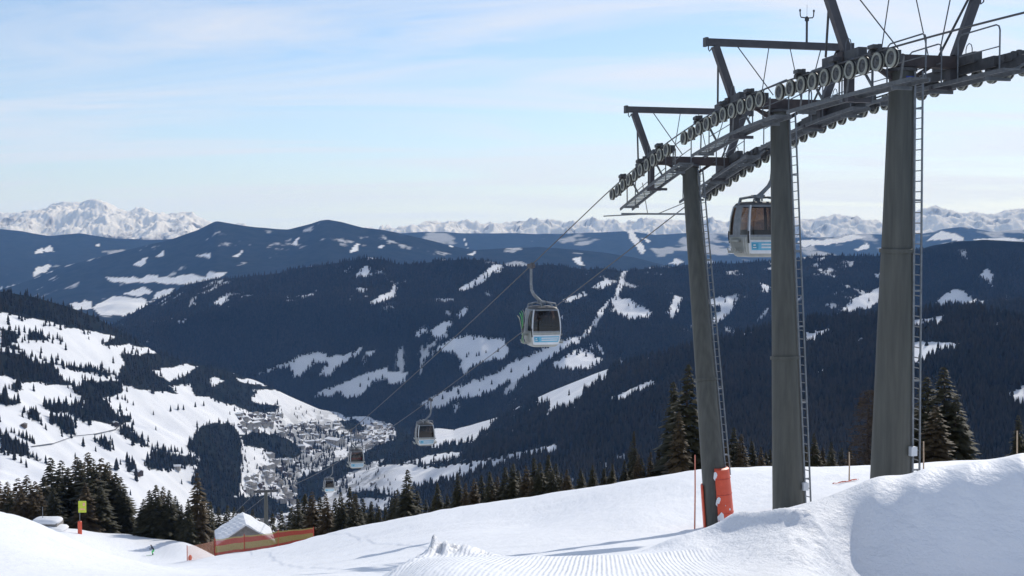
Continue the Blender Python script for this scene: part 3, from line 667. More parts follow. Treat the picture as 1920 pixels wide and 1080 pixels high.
VF = [z9([(1243, 792), (1310, 757), (1400, 732), (1470, 702), (1528, 680), (1492, 735), (1442, 765), (1402, 800), (1382, 842), (1340, 846), (1290, 852), (1280, 818), (1248, 834)]), z9([(870, 905), (960, 868), (1040, 847), (1160, 822), (1184, 840), (1112, 866), (1082, 895), (1042, 936), (1012, 966), (940, 980), (870, 975)]), z9([(1503, 808), (1600, 767), (1662, 742), (1686, 770), (1620, 796), (1540, 816)]), [(800, 800), (835, 806), (826, 840), (800, 838)],
      [(648, 902), (700, 874), (760, 870), (830, 876), (880, 866), (920, 860), (980, 845), (1041, 834), (1041, 858), (1000, 850), (960, 866), (900, 880), (860, 900), (800, 908), (740, 930), (700, 920), (660, 922)], [(755, 868), (810, 852), (872, 846), (862, 862), (800, 870)], [(1098, 878), (1140, 866), (1186, 854), (1170, 868), (1130, 881)], [(1172, 738), (1226, 715), (1229, 725), (1200, 741)],
      [(1505, 626), (1562, 614), (1542, 635), (1510, 646)], [(1700, 642), (1740, 640), (1806, 645), (1790, 660), (1750, 670), (1722, 692), (1698, 692)], [(1704, 602), (1790, 588), (1772, 604), (1706, 622)], [(1882, 744), (1925, 718), (1930, 770), (1900, 766)], [(645, 934), (738, 934), (732, 956), (650, 952)], [(1530, 700), (1545, 690), (1540, 705)], [(1060, 900), (1090, 890), (1075, 905)], [(1240, 770), (1262, 760), (1250, 775)], [(1600, 640), (1625, 632), (1610, 646)]]
def valley_snow(px, py, X, Y, Z, W):
    jx, jy = jag(px, py, 16, 5, 7)
    m = in_poly(jx, jy, VSNOW) & ~(polys_mask(px, py, CLUMPS, 6, 11, 17) & ~polys_mask(px, py, HOLES, 5, 9, 19))
    m = (m | polys_mask(px, py, VF, 3.5, 11, 27)).astype(float)
    n = fbm(X / 60, Y / 110, 4, 611, 0.6)
    vil = np.clip(1 - np.hypot((px - 600) / 150, (py - 865) / 110), 0, 1) * 2.2      # gardens, streets and yards between the houses
    m = m * (1 - np.clip(vil, 0, 1) * np.clip((fbm(X / 26, Y / 60, 4, 661, 0.65) + 0.12) * 3.2, 0, 0.62))
    right = np.clip((px - 760) / 60, 0, 1)
    return np.maximum(m, np.clip((n - 0.50) * 8, 0, 1) * 0.7 * right)
LV = loft('valley', [bv, mv, rv, [(p[0], p[1] + 60, p[2] + 700) for p in rv]], 1000, [120, 120, 12], M_valley,
          lambda X, Y, W: (34 * fbm(X / 300, Y / 340, 4, 601) + 9 * fbm(X / 90, Y / 90, 3, 641)) * np.clip(np.abs(W - 2), 0.1, 1) * np.clip(1.3 - np.exp(-((X / Y + 0.155) / 0.045) ** 2) * 1.1, 0.12, 1), valley_snow, sm=5)
# low ground that carries it all out of sight
b = MB(); b.add([(-41000, -3000, -1250), (41000, -3000, -1250), (41000, 31000, -1250), (-41000, 31000, -1250)], [(0, 1, 2, 3)])
o = b.build('lowland', M_valley); o['kind'] = 'structure'

# ------------------------------------------------------------------ the gondola lift: line geometry
E = Vector((-0.2425, 0.9701, 0)).normalized()        # down the line, away from the camera
NN = Vector((E.y, -E.x, 0))                          # to the right of the line
UP = Vector((0, 0, 1))
D3 = 36.7
C0 = Vector((20.28 - 0.25 * D3, D3, 0))              # centre of the uppermost tower in plan
HG = 2.2                                             # half gauge
S_T = [0.0, 7.85, 16.05]                             # stations of the three towers
S_FAR = 333.0
def rope_z(s):
    ks = [-14, -9, -4, 0, 4, 7.85, 12, 16.05, 20.4]
    kz = [4.72, 4.84, 4.87, 4.80, 4.66, 4.36, 3.72, 2.88, 1.82]
    if s <= 20.4:
        i = max(0, min(len(ks) - 2, next((k for k in range(len(ks) - 1) if s <= ks[k + 1]), len(ks) - 2)))
        def m(k):
            k0, k1 = max(k - 1, 0), min(k + 1, len(ks) - 1); return (kz[k1] - kz[k0]) / (ks[k1] - ks[k0])
        h = ks[i + 1] - ks[i]; t = (s - ks[i]) / h
        return (2 * t ** 3 - 3 * t ** 2 + 1) * kz[i] + (t ** 3 - 2 * t ** 2 + t) * h * m(i) + (-2 * t ** 3 + 3 * t ** 2) * kz[i + 1] + (t ** 3 - t ** 2) * h * m(i + 1)
    if s <= S_FAR:
        t = (s - 20.4) / (S_FAR - 20.4)
        return 1.82 + (-71.5 - 1.82) * t - 4 * 2.6 * t * (1 - t)
    return -71.5 - 0.24 * (s - S_FAR)
def LP(s, l, z): 
    p = C0 + E * s + NN * l; return Vector((p.x, p.y, z))
def slope_at(s):
    return (rope_z(s + 0.1) - rope_z(s - 0.1)) / 0.2
def frame_at(s):
    """rotation whose x runs down the line along the rope, y to the left, z up from the rope"""
    x = (E + UP * slope_at(s)).normalized(); y = (-NN); z = x.cross(y).normalized()
    return Matrix((x, y, z)).transposed().to_4x4()

# one sheave, shared by every assembly: axis along y
sb = MB()
sb.lathe((0, 0, 0), (0, 1, 0), [(-0.07, 0.0, 1), (-0.07, 0.06, 1), (-0.035, 0.08, 1), (-0.03, 0.165, 1), (-0.055, 0.18, 0), (-0.062, 0.245, 0), (-0.03, 0.252, 2), (0.0, 0.228, 2), (0.03, 0.252, 0), (0.062, 0.245, 0), (0.055, 0.18, 1), (0.03, 0.165, 1), (0.035, 0.08, 1), (0.07, 0.06, 1), (0.07, 0.0, 1)], 20)
ME_sheave = sb.mesh('sheave', [M_rubber, M_disc, M_black], True)
rb = MB(); rb.tube([(-0.23, 0, 0), (0.23, 0, 0)], 0.016, 6)
ME_rung = rb.mesh('rung', M_galv)

def hoop(mb, s0, s1, l, zoff, h, r=0.022):
    """a rounded tubular railing between two stations of the line"""
    p0 = LP(s0, l, rope_z(s0) + zoff); p1 = LP(s1, l, rope_z(s1) + zoff)
    d = (p1 - p0); c = 0.16 / d.length
    pts = [p0, p0 + UP * (h - 0.16), p0 + UP * (h - 0.05) + d * c * 0.3, p0 + UP * h + d * c, p1 + UP * h - d * c, p1 + UP * (h - 0.05) - d * c * 0.3, p1 + UP * (h - 0.16), p1]
    mb.tube(pts, r, 6)
    mb.tube([p0 + UP * h * 0.5, p1 + UP * h * 0.5], r * 0.8, 5)

TW = [dict(s=S_T[0], base=(1670, 905), r0=0.60, r1=0.335, flange=470, lean=0.35, zb=-9.2),
      dict(s=S_T[1], base=(1480, 955), r0=0.545, r1=0.30, flange=668, lean=-1.0, zb=-10.9),
      dict(s=S_T[2], base=(1332, 985), r0=0.47, r1=0.30, flange=703, lean=-3.1, zb=-12.2)]
TLAB = ['tall grey steel lift tower nearest the camera, rightmost of three, with blue number plate', 'middle of the three tall grey steel lift towers, with wind gauge on its gantry', 'leftmost of the three grey lift towers, with orange pad at its foot']
for ti, tw in enumerate(TW):
    s0 = tw['s']; zr = rope_z(s0)
    top = LP(s0, 0, zr + 0.02)
    gx = LP(s0 + tw['lean'], 0, 0)
    gz = float(near_z(gx.x, gx.y)[0])
    foot = Vector((gx.x, gx.y, gz))
    root = thing('lift_tower', TLAB[ti], 'lift tower', foot, 'lift towers on the crest')
    O = foot
    def W2L(mb):
        mb.v = [tuple(Vector(v) - O) for v in mb.v]; return mb
    ax = (top - foot).normalized(); H = (top - foot).length
    m = MB()
    pt = at(1500, tw['flange'], top.y); fl = (pt.z - foot.z) / ax.z
    def rad(h): return tw['r0'] + (tw['r1'] - tw['r0']) * max(0, h) / H
    m.lathe(foot, ax, [(-1.6, tw['r0'] + 0.02)] + [(h, rad(h)) for h in (0.0, fl - 0.06)] + [(fl - 0.055, rad(fl) + 0.05), (fl + 0.055, rad(fl) + 0.05), (fl + 0.06, rad(fl) - 0.01), (H, tw['r1']), (H, 0.0)], 40)
    W2L(m).build('column', M_steel, root, True)
    # ladder with rungs on the right of the column
    lad = MB()
    ang = R(-4 + 9 * ti); ld = NN * math.cos(ang) + E * math.sin(ang); tg = UP.cross(ld)
    wl_ = 0.22
    def lp(h, k): return foot + ax * h + ld * (rad(h) + 0.20) + tg * (k * wl_)
    h0, h1 = (1.9 if ti == 2 else 0.35), H - 0.1
    for k in (-1, 1): lad.bar(lp(h0, k), lp(h1, k), 0.045, 0.045, ld)
    hh = h0 + 0.8
    while hh < h1:
        for k in (-1, 1): lad.bar(lp(hh, k), foot + ax * hh + ld * (rad(hh) - 0.03) + tg * (k * wl_), 0.05, 0.05)
        hh += 2.6
    lo = W2L(lad).build('ladder', M_galv, root)
    zax = (lp(h1, 0) - lp(h0, 0)).normalized(); xax = tg; yax = zax.cross(xax)
    Rm = Matrix((xax, yax, zax)).transposed().to_4x4()
    hh = h0 + 0.15
    while hh < h1 - 0.05:
        link('rung', ME_rung, lo, M=Matrix.Translation(lp(hh, 0) - O) @ Rm); hh += 0.30
    # cable duct beside the ladder
    m = MB(); m.tube([foot + ax * h0 + (ld * 0.75 - tg * 0.66).normalized() * (rad(h0) + 0.04), foot + ax * h1 + (ld * 0.75 - tg * 0.66).normalized() * (rad(h1) + 0.04)], 0.035, 8)
    W2L(m).build('cable_duct', M_galv, root)
    if ti < 2:
        m = MB(); pb = foot + ax * (0.95 if ti else 1.75) + (ld * 0.6 - tg * 0.8).normalized() * (rad(1) + 0.06)
        m.box(pb, (0.2, 0.2, 0.26), Matrix.Rotation(R(20), 3, 'Z')); W2L(m).build('junction_box', M_white, root)
    # cross arm
    m = MB()
    m.bar(LP(s0, -1.95, zr + 0.22), LP(s0, 1.95, zr + 0.22), 0.34, 0.34)
    m.bar(LP(s0 + 0.3, -0.9, zr + 0.10), LP(s0, -0.15, zr - 0.18), 0.03, 0.3, E)
    m.bar(LP(s0, 0.9, zr + 0.08), LP(s0, 0.22, zr - 0.35), 0.10, 0.10, E)
    m.bar(LP(s0, -0.9, zr + 0.08), LP(s0, -0.22, zr - 0.35), 0.10, 0.10, E)
    W2L(m).build('cross_arm', M_rust, root)
    m = MB(); m.lathe(top, ax, [(-0.10, 0.0), (-0.10, tw['r1'] + 0.10), (-0.02, tw['r1'] + 0.10), (-0.02, 0.0)], 24)
    W2L(m).build('head_plate', M_dark, root)
    # lifting gantry above
    m = MB()
    gh = 2.25
    m.bar(LP(s0, -2.75, zr + gh), LP(s0, 2.75, zr + gh), 0.20, 0.24)
    g = W2L(m).build('gantry_beam', M_gant, root)
    for sg in (-1, 1):
        m = MB(); m.bar(LP(s0, sg * 1.72, zr + 0.40), LP(s0, sg * 2.38, zr + gh - 0.12), 0.24, 0.22, E); W2L(m).build('gantry_post', M_gant, root)
        m = MB()
        def brace(*pts, r):
            mm = MB(); mm.tube(list(pts), r, 6); W2L(mm).build('gantry_brace', M_dark, root)
        brace(LP(s0 + 1.1, sg * 1.80, zr + 0.45 + slope_at(s0) * 1.1), LP(s0 + 0.1, sg * 2.22, zr + gh - 0.1), r=0.035)
        brace(LP(s0, sg * 1.55, zr + gh - 0.12), LP(s0 - 0.9, sg * 0.65, zr + 0.42), r=0.018)
        brace(LP(s0, sg * -0.4, zr + gh - 0.12), LP(s0 - 0.15, sg * -0.75, zr + 0.38), r=0.016)
        m = MB()
        m.tube([LP(s0, sg * 2.62, zr + gh - 0.12), LP(s0, sg * 2.62, zr + gh - 0.24), LP(s0 + .05, sg * 2.56, zr + gh - 0.30), LP(s0, sg * 2.52, zr + gh - 0.22)], 0.02, 6)
        m.box(LP(s0, sg * 2.72, zr + gh), (0.1, 0.26, 0.30), Matrix.Rotation(math.atan2(NN.y, NN.x), 3, 'Z'))
        W2L(m).build('hoist_eye', M_dark, root)
    # sheave assemblies, one on either side
    half = 0.785 * 4.5 + 0.05
    for sg in (-1, 1):
        lw_, lf = sg * HG, sg * (HG - 0.19)
        m = MB()
        ss = [s0 - half + (k + 0.5) * (2 * half / 10) for k in range(10)]
        def rp(s, l, off): return LP(s, l, rope_z(s) + off)
        # rockers: five pairs, then two fours, then the main beam hung from the cross arm
        for k in range(0, 10, 2):
            m.bar(rp(ss[k] - 0.10, lf, -0.29), rp(ss[k + 1] + 0.10, lf, -0.29), 0.055, 0.17)
            cs = (ss[k] + ss[k + 1]) / 2
            m.bar(rp(cs, lf - sg * 0.03, -0.42), rp(cs, lf - sg * 0.03, 0.02), 0.06, 0.20, E)
            m.bar(rp(cs - 0.14, lf - sg * 0.12, -0.12), rp(cs + 0.14, lf - sg * 0.12, -0.12), 0.16, 0.22)
        for k0, k1 in ((0, 3), (6, 9)):
            m.bar(rp(ss[k0] + 0.2, lf - sg * 0.10, -0.16), rp(ss[k1] - 0.2, lf - sg * 0.10, -0.16), 0.07, 0.24)
            cs = (ss[k0] + ss[k1]) / 2
            m.bar(rp(cs - 0.30, lf - sg * 0.10, 0.03), rp(cs + 0.30, lf - sg * 0.10, 0.03), 0.18, 0.22)
            m.lathe(rp(cs, lf + sg * 0.0, 0.03), NN, [(-0.24, 0.0), (-0.24, 0.08), (0.2, 0.08), (0.2, 0.0)], 10)
        m.bar(rp(ss[2], lf - sg * 0.20, 0.0), rp(ss[7], lf - sg * 0.20, 0.0), 0.12, 0.30)
        m.bar(rp(s0 - 1.0, lf - sg * 0.22, 0.24), rp(s0 + 1.1, lf - sg * 0.22, 0.24), 0.26, 0.30)
        fr = W2L(m).build('sheave_frame', M_dark, root)
        for k, sv in enumerate(ss):
            link('sheave', ME_sheave, fr, M=Matrix.Translation(LP(sv, lw_, rope_z(sv) - 0.262) - O) @ frame_at(sv))
        # rope catchers beside the outer wheels
        for sv in (ss[1], ss[4], ss[7]):
            m = MB()
            m.box(rp(sv + 0.22, lw_ + sg * 0.0, 0.16), (0.30, 0.20, 0.10), frame_at(sv).to_3x3())
            m.box(rp(sv + 0.10, lw_ - sg * 0.10, 0.10), (0.10, 0.10, 0.24), frame_at(sv).to_3x3())
            m.box(rp(sv + 0.34, lw_ - sg * 0.10, 0.10), (0.10, 0.10, 0.24), frame_at(sv).to_3x3())
            W2L(m).build('rope_catcher', M_dark, root)
        # hanger post from the cross arm to the walkway
        m = MB()
        m.bar(LP(s0 + 0.05, sg * 1.62, zr + 0.08), LP(s0 + 0.05, sg * 1.62, zr - 0.98 + (0.42 if sg > 0 else 0)), 0.20, 0.26, E)
        wz = 0.0 if sg < 0 else 0.42
        m.bar(LP(s0 + 0.05, sg * 1.62, zr - 0.93 + wz), LP(s0 + 0.05, sg * 0.95, zr - 0.93 + wz), 0.10, 0.14, E)
        W2L(m).build('hanger_post', M_gant, root)
        # walkway: two stringers and a grating of cross bars
        li, lo_ = sg * (1.18 if sg < 0 else 1.0), sg * (1.72 if sg < 0 else 1.58); wz = 0.10 if sg < 0 else 0.42
        wa, wb = s0 - half + 0.25, s0 + half + (0.15 if ti < 2 else 0.0)
        m = MB(); nseg = 6
        for l in (li, lo_):
            for q in range(nseg):
                a_, b_ = wa + (wb - wa) * q / nseg, wa + (wb - wa) * (q + 1) / nseg
                m.bar(rp(a_, l, -0.90 + wz), rp(b_, l, -0.90 + wz), 0.045, 0.11)
        wk = W2L(m).build('walkway', M_walk, root)
        m = MB(); q = wa + 0.08
        while q < wb:
            m.bar(rp(q, li + sg * 0.025, -0.86 + wz), rp(q, lo_ - sg * 0.025, -0.86 + wz), 0.045, 0.04); q += 0.21
        W2L(m).build('grating', M_walk, wk)
        for q in (0.12, 0.5, 0.88):
            m = MB(); a_ = wa + (wb - wa) * q
            m.bar(rp(a_, li, -1.02 + wz), rp(a_, sg * (HG - 0.42), -1.02 + wz), 0.07, 0.09); W2L(m).build('walkway_bracket', M_walk, wk)
        for q in range(5):
            a_ = wa + (wb - wa) * (q + 0.35) / 5
            m = MB(); m.bar(rp(a_, lo_, -0.86 + wz), rp(a_ + (0.35 if q % 2 else -0.35), lf - sg * 0.16, -0.20), 0.05, 0.06); W2L(m).build('strut', M_walk, wk)
        # railings along the inner edge of the walkway
        m = MB(); hoop(m, wa + 0.2, wa + 2.1, li, -0.85 + wz, 1.18); W2L(m).build('railing', M_ballrail, wk)
        m = MB(); hoop(m, wa + 2.9, wa + 4.6, li, -0.85 + wz, 1.12); W2L(m).build('railing', M_ballrail, wk)
        m = MB(); hoop(m, wb - 2.3, wb - 0.4, li, -0.85 + wz, 1.15); W2L(m).build('railing', M_ballrail, wk)
        m = MB(); hoop(m, s0 - 0.55, s0 - 0.25, sg * 1.9, 0.0, 0.72, 0.014); W2L(m).build('railing', M_ballrail, wk)
    if ti == 2:
        m = MB(); se = s0 + half + 0.05; ze = rope_z(se) - 0.98
        m.bar(LP(se + 0.35, -2.35, ze - 0.10), LP(se, -0.9, ze - 0.02), 0.10, 0.05)
        m.bar(LP(se, -1.65, ze), LP(se, 1.65, ze), 0.08, 0.08)
        m.tube([LP(s0 + 1.4, -1.5, rope_z(s0 + 1.4) - 0.3), LP(se, -0.45, ze)], 0.02, 5)
        m.tube([LP(se, 0.0, ze), LP(se - 0.6, 1.2, ze + 0.55)], 0.02, 5)
        W2L(m).build('end_crossbar', M_galv, root)
    if ti == 1:
        m = MB(); pm = LP(s0, 1.02, zr + gh + 0.12)
        m.tube([pm, pm + UP * 0.78], 0.04, 8); m.lathe(pm + UP * 0.74, UP, [(0, 0.0), (0, 0.075), (0.12, 0.075), (0.16, 0.03), (0.16, 0)], 10)
        m.tube([pm + UP * 0.9, pm + UP * 1.3], 0.006, 4)
        for sg in (-1, 1):
            m.tube([pm + UP * 0.84, pm + UP * 0.86 + NN * (0.22 * sg), pm + UP * 0.92 + NN * (0.25 * sg), pm + UP * 1.06 + NN * (0.26 * sg)], 0.022, 6)
            m.lathe(pm + UP * 1.06 + NN * (0.26 * sg), UP, [(0, 0), (0, 0.035), (0.06, 0.035), (0.09, 0.0)], 8)
        W2L(m).build('wind_gauge', M_dark, root)
    if ti == 0:
        view = Vector((foot.x, foot.y, 0)).normalized(); rt = Vector((view.y, -view.x, 0))
        ps = foot + ax * (H - 0.38) + (-view * 0.80 + rt * 0.60).normalized() * (tw['r1'] + 0.06)
        nrm = (-view * 0.80 + rt * 0.60).normalized(); xr = UP.cross(nrm)
        m = MB(); Rm3 = Matrix((xr, nrm, UP)).transposed()
        m.box(ps, (0.26, 0.02, 0.22), Rm3, 0)
        for q in (-0.045, 0.045):
            m.box(ps + nrm * 0.013 + xr * q, (0.028, 0.01, 0.15), Rm3, 1)
            m.box(ps + nrm * 0.013 + xr * (q - 0.022) + UP * 0.055, (0.03, 0.01, 0.025), Rm3, 1)
        W2L(m).build('number_plate', [M_signblue, M_white], root)['label'] = 'blue plate with the white tower number'
    TW[ti]['foot'] = foot; TW[ti]['ax'] = ax

# haul ropes
def rope(l, label):
    m = MB(); pts = []
    s = -13.9
    while s < 700:
        pts.append(LP(s, l, rope_z(s))); s += 0.4 if s < 21 else (2.0 if s < 120 else 12.0)
    base = pts[0]
    m.tube([p - base for p in pts], [0.026 if (p.y < 90) else 0.026 + min(0.03, (p.y - 90) * 0.0001) for p in pts], 6)
    o = m.build('haul_rope', M_rope, None, True); o.location = base
    return tag(o, label, 'rope', 'haul ropes of the lift')
rope(-HG, 'left haul rope, dark steel, carrying the cabin with skis')
rope(HG, 'right haul rope, dark steel, carrying the cabin partly behind the middle tower')

# ------------------------------------------------------------------ gondola cabins
HX, HY = 0.88, 1.02
ZS = [(0.0, 0.70), (0.06, 0.80), (0.20, 0.88), (0.45, 0.95), (0.78, 1.0), (0.86, 1.0), (1.2, 0.985), (1.55, 0.945), (1.80, 0.89), (1.92, 0.86), (2.0, 0.83), (2.08, 0.76), (2.13, 0.62), (2.15, 0.0)]
def CS(phi, z, off=0.0):
    sc = np.interp(z, [q[0] for q in ZS], [q[1] for q in ZS])
    c, s_ = math.cos(phi), math.sin(phi)
    e = 2 / 5.5
    x = HX * math.copysign(abs(c) ** e, c) * sc; y = HY * math.copysign(abs(s_) ** e, s_) * sc
    n = Vector((x, y, 0)); L_ = n.length or 1
    n = n / L_
    return Vector((x, y, z)) + n * off
def in_win(deg, z):
    d = (deg + 45) % 90 - 45
    side = ((deg + 45) // 90) % 2 == 0      # x faces carry the doors
    if not (0.86 < z < 1.92): return False
    return 3 < abs(d) < 36 if side else abs(d) < 36
def patch(mb, d0, d1, z0, z1, off, mi=0, nz=6, nd=12):
    o = len(mb.v); 
    for j in range(nz + 1):
        for i in range(nd + 1):
            mb.v.append(tuple(CS(R(d0 + (d1 - d0) * i / nd), z0 + (z1 - z0) * j / nz, off)))
    for j in range(nz):
        for i in range(nd):
            a_ = o + j * (nd + 1) + i; mb.f.append((a_, a_ + 1, a_ + nd + 2, a_ + nd + 1)); mb.m.append(mi)
def cabin_meshes():
    out = {}
    b = MB(); nd = 120; zr_ = [q[0] for q in ZS]
    for z in zr_:
        for i in range(nd): b.v.append(tuple(CS(R(i * 3), z)))
    for j in range(len(zr_) - 1):
        zc = (zr_[j] + zr_[j + 1]) / 2
        for i in range(nd):
            dc = i * 3 + 1.5
            if in_win(dc, zc): continue
            mi = 1 if 0.80 < zc < 1.97 else (2 if zc > 1.97 else 0)
            b.f.append((j * nd + i, j * nd + (i + 1) % nd, (j + 1) * nd + (i + 1) % nd, (j + 1) * nd + i)); b.m.append(mi)
    b.f.append(tuple(range(nd - 1, -1, -1))); b.m.append(0)
    out['body'] = b.mesh('body', [M_silver, M_galv, M_dark], True)
    b = MB(); patch(b, 54, 126, 0.86, 1.92, 0.0); out['end_window_a'] = b.mesh('end_window', M_glass, True)
    b = MB(); patch(b, 234, 306, 0.86, 1.92, 0.0); out['end_window_b'] = b.mesh('end_window', M_glass, True)
    for k, (d0, d1) in enumerate(((3, 36), (-36, -3), (183, 216), (144, 177))):
        b = MB(); patch(b, d0, d1, 0.86, 1.92, 0.0); out['door_window_%d' % k] = b.mesh('door_window', M_glass, True)
    # bright rails that frame the end windows
    for nm, c in (('a', 90), ('b', 270)):
        for sg in (-1, 1):
            b = MB(); pts = [CS(R(c + sg * 41), z, 0.02) for z in np.linspace(0.16, 1.98, 14)]; b.tube(pts, 0.032, 6)
            out['rail_%s%d' % (nm, sg)] = b.mesh('window_rail', M_white, True)
        b = MB(); patch(b, c - 38, c + 38, 0.14, 0.66, 0.022)
        out['panel_' + nm] = b.mesh('end_panel', M_white, True)
        b = MB(); patch(b, c - 32, c + 30, 0.27, 0.58, 0.034, 0); patch(b, c - 29, c - 8, 0.31, 0.54, 0.040, 1)
        patch(b, c - 3, c + 25, 0.46, 0.52, 0.040, 2, 2); patch(b, c - 3, c + 22, 0.35, 0.41, 0.040, 2, 2); patch(b, c - 23, c - 15, 0.44, 0.49, 0.046, 2, 2, 4); patch(b, c - 25, c - 13, 0.355, 0.385, 0.046, 2, 2, 4)
        out['advert_' + nm] = b.mesh('advert', [M_blue, M_teal, M_white], True)
    for d0 in (14, 28, -14, -28, 166, 152, 194, 208):
        b = MB(); patch(b, d0 - 0.7, d0 + 0.7, 0.12, 0.74, 0.016, 0, 6, 1); out['rib%d' % d0] = b.mesh('door_rib', M_white, True)
    for c in (45, 135, 225, 315):
        b = MB(); b.tube([CS(R(c), z, 0.01) for z in np.linspace(0.55, 1.0, 6)], 0.055, 8); out['buffer%d' % c] = b.mesh('corner_buffer', M_black, True)
    for sg in (-1, 1):
        b = MB(); b.box((0, sg * 0.62, 0.55), (1.35, 0.40, 0.10)); b.bar((0, sg * 0.79, 0.58), (0, sg * 0.87, 1.05), 1.3, 0.06, (0, 1, 0)); out['bench%d' % sg] = b.mesh('bench', M_dark)
    return out
CM = cabin_meshes()
def hanger_mesh(sd):
    b = MB()
    b.tube([(0, 0, 2.12), (0, 0, 2.32), (-0.16 * sd, 0, 2.46), (-0.45 * sd, 0, 2.74), (-0.57 * sd, 0, 2.98), (-0.60 * sd, 0, 3.3), (-0.60 * sd, 0, 4.22)], [0.11, 0.10, 0.085, 0.08, 0.075, 0.07, 0.065], 10)
    return b.mesh('hanger', M_galv, True)
def roofframe_mesh():
    b = MB()
    for x in (-0.28, 0.28):
        b.tube([(x, -0.98, 2.14), (x, -0.95, 2.26), (x, -0.3, 2.30), (x, 0.3, 2.30), (x, 0.95, 2.26), (x, 0.98, 2.14)], 0.04, 6)
    b.tube([(-0.80, 0, 2.02), (-0.75, 0, 2.25), (-0.2, 0, 2.34), (0.2, 0, 2.34), (0.75, 0, 2.25), (0.80, 0, 2.02)], 0.045, 6)
    b.box((0, 0, 2.34), (0.36, 0.5, 0.12))
    return b.mesh('roof_frame', M_galv, True)
def grip_mesh(sd):
    b = MB(); x = -0.60 * sd
    b.box((x, 0, 4.22), (0.16, 0.62, 0.16)); b.box((x, 0, 4.30), (0.10, 0.9, 0.07)); b.box((x + 0.10 * sd, 0.1, 4.34), (0.16, 0.26, 0.20))
    for y in (-0.42, 0.42): b.lathe((x, y, 4.28), (1, 0, 0), [(-0.10, 0), (-0.10, 0.10), (0.10, 0.10), (0.10, 0)], 12)
    return b.mesh('grip', M_gant)
def rack_mesh():
    b = MB()
    for sg in (-1, 1):
        for y in (-0.34, 0.0, 0.34):
            b.tube([(sg * 0.80, y, 0.18), (sg * 1.04, y, 0.16), (sg * 1.10, y, 0.34)], 0.025, 6)
        b.bar((sg * 1.0, -0.42, 0.20), (sg * 1.0, 0.42, 0.20), 0.10, 0.10)
        b.bar((sg * 0.98, -0.42, 0.62), (sg * 0.98, 0.42, 0.62), 0.06, 0.08)
        for y in (-0.3, 0.3): b.bar((sg * 0.86, y, 0.62), (sg * 0.98, y, 0.62), 0.04, 0.04)
    return b.mesh('ski_rack', M_silver)
HM = {1: hanger_mesh(1), -1: hanger_mesh(-1)}; GM = {1: grip_mesh(1), -1: grip_mesh(-1)}; RF = roofframe_mesh(); RK = rack_mesh()
CABLAB = []
def cabin(s, side, label):
    """side -1: on the left rope, +1: on the right rope; local y points down the line, local x to the right of it"""
    sd = -side
    zr = rope_z(s)
    p = LP(s, side * HG, zr)
    loc = p + NN * (0.60 * sd) - UP * 4.30
    root = thing('gondola_cabin', label, 'gondola cabin', loc, 'gondola cabins hanging on the lift', math.atan2(E.y, E.x) - R(90))
    bo = link('body', CM['body'], root); link('hanger', HM[sd], root); link('roof_frame', RF, root); link('grip', GM[sd], root); link('ski_rack', RK, root)
    for k in ('end_window_a', 'end_window_b'): link('end_window', CM[k], root)
    for k in range(4): link('door_window', CM['door_window_%d' % k], root)
    for k in 'ab':
        for q in (-1, 1): link('window_rail', CM['rail_%s%d' % (k, q)], root)
        pn = link('end_panel', CM['panel_' + k], root); link('advert', CM['advert_' + k], pn)
    for k in CM:
        if k.startswith('rib'): link('door_rib', CM[k], bo)
        elif k.startswith('buffer'): link('corner_buffer', CM[k], bo)
        elif k.startswith('bench'): link('bench', CM[k], root)
    return root
def s_left(d): return (d + HG * NN.y - D3) / E.y
def s_right(d): return (d - HG * NN.y - D3) / E.y
cab1 = cabin(s_left(68.0), -1, 'silver gondola cabin with tall green skis in its side rack')
cabR = cabin(s_right(49.8), 1, 'large silver gondola cabin half hidden behind the middle tower')
cab2 = cabin(s_right(121.0), 1, 'small brown-windowed gondola cabin over the snowy fields below')
cab3 = cabin(s_left(146.0), -1, 'gondola cabin with a red jacket showing in its window')
cab4 = cabin(s_right(207.0), 1, 'smallest and lowest gondola cabin, just above the tree tops')

# skis in the rack of the first cabin
def ski_mesh(mat):
    b = MB(); prof = [(0.0, 0.0, 0.055), (0.12, 0.01, 0.055), (0.8, 0.0, 0.036), (1.45, 0.0, 0.05), (1.62, 0.03, 0.048), (1.74, 0.10, 0.02)]
    for i, (z, y, w) in enumerate(prof):
        for a_, c_ in ((-w, -0.009), (w, -0.009), (w, 0.009), (-w, 0.009)): b.v.append((a_, y + c_, z))
    for i in range(len(prof) - 1):
        for k in range(4): b.f.append((i * 4 + k, i * 4 + (k + 1) % 4, i * 4 + 4 + (k + 1) % 4, i * 4 + 4 + k)); b.m.append(0)
    b.f += [(3, 2, 1, 0), tuple(len(prof) * 4 - 4 + k for k in range(4))]; b.m += [0, 0]
    b.box((0, -0.03, 0.75), (0.06, 0.05, 0.26), None, 1)
    return b.mesh('ski', [mat, M_dark])
SK = [ski_mesh(M_skigreen), ski_mesh(M_skigrey)]
bpy.context.view_layer.update()
for k, (y, tilt, mt, lb) in enumerate(((-0.30, 30, 1, 'leftmost grey ski leaning out of the cabin side rack'), (-0.18, 22, 0, 'dark green ski in the cabin side rack, next to the leaning grey one'), (0.05, 14, 0, 'bright green ski in the middle of the cabin side rack'), (0.22, 8, 1, 'grey ski in the cabin side rack closest to the cabin end'))):
    M_ = cab1.matrix_world @ Matrix.Translation((-1.06, y, 0.22)) @ Euler((R(-6 + 4 * k), R(-tilt), R(70))).to_matrix().to_4x4()
    o = link('ski', SK[mt], None, M=M_)
    tag(o, lb, 'ski', 'skis in the cabin rack')

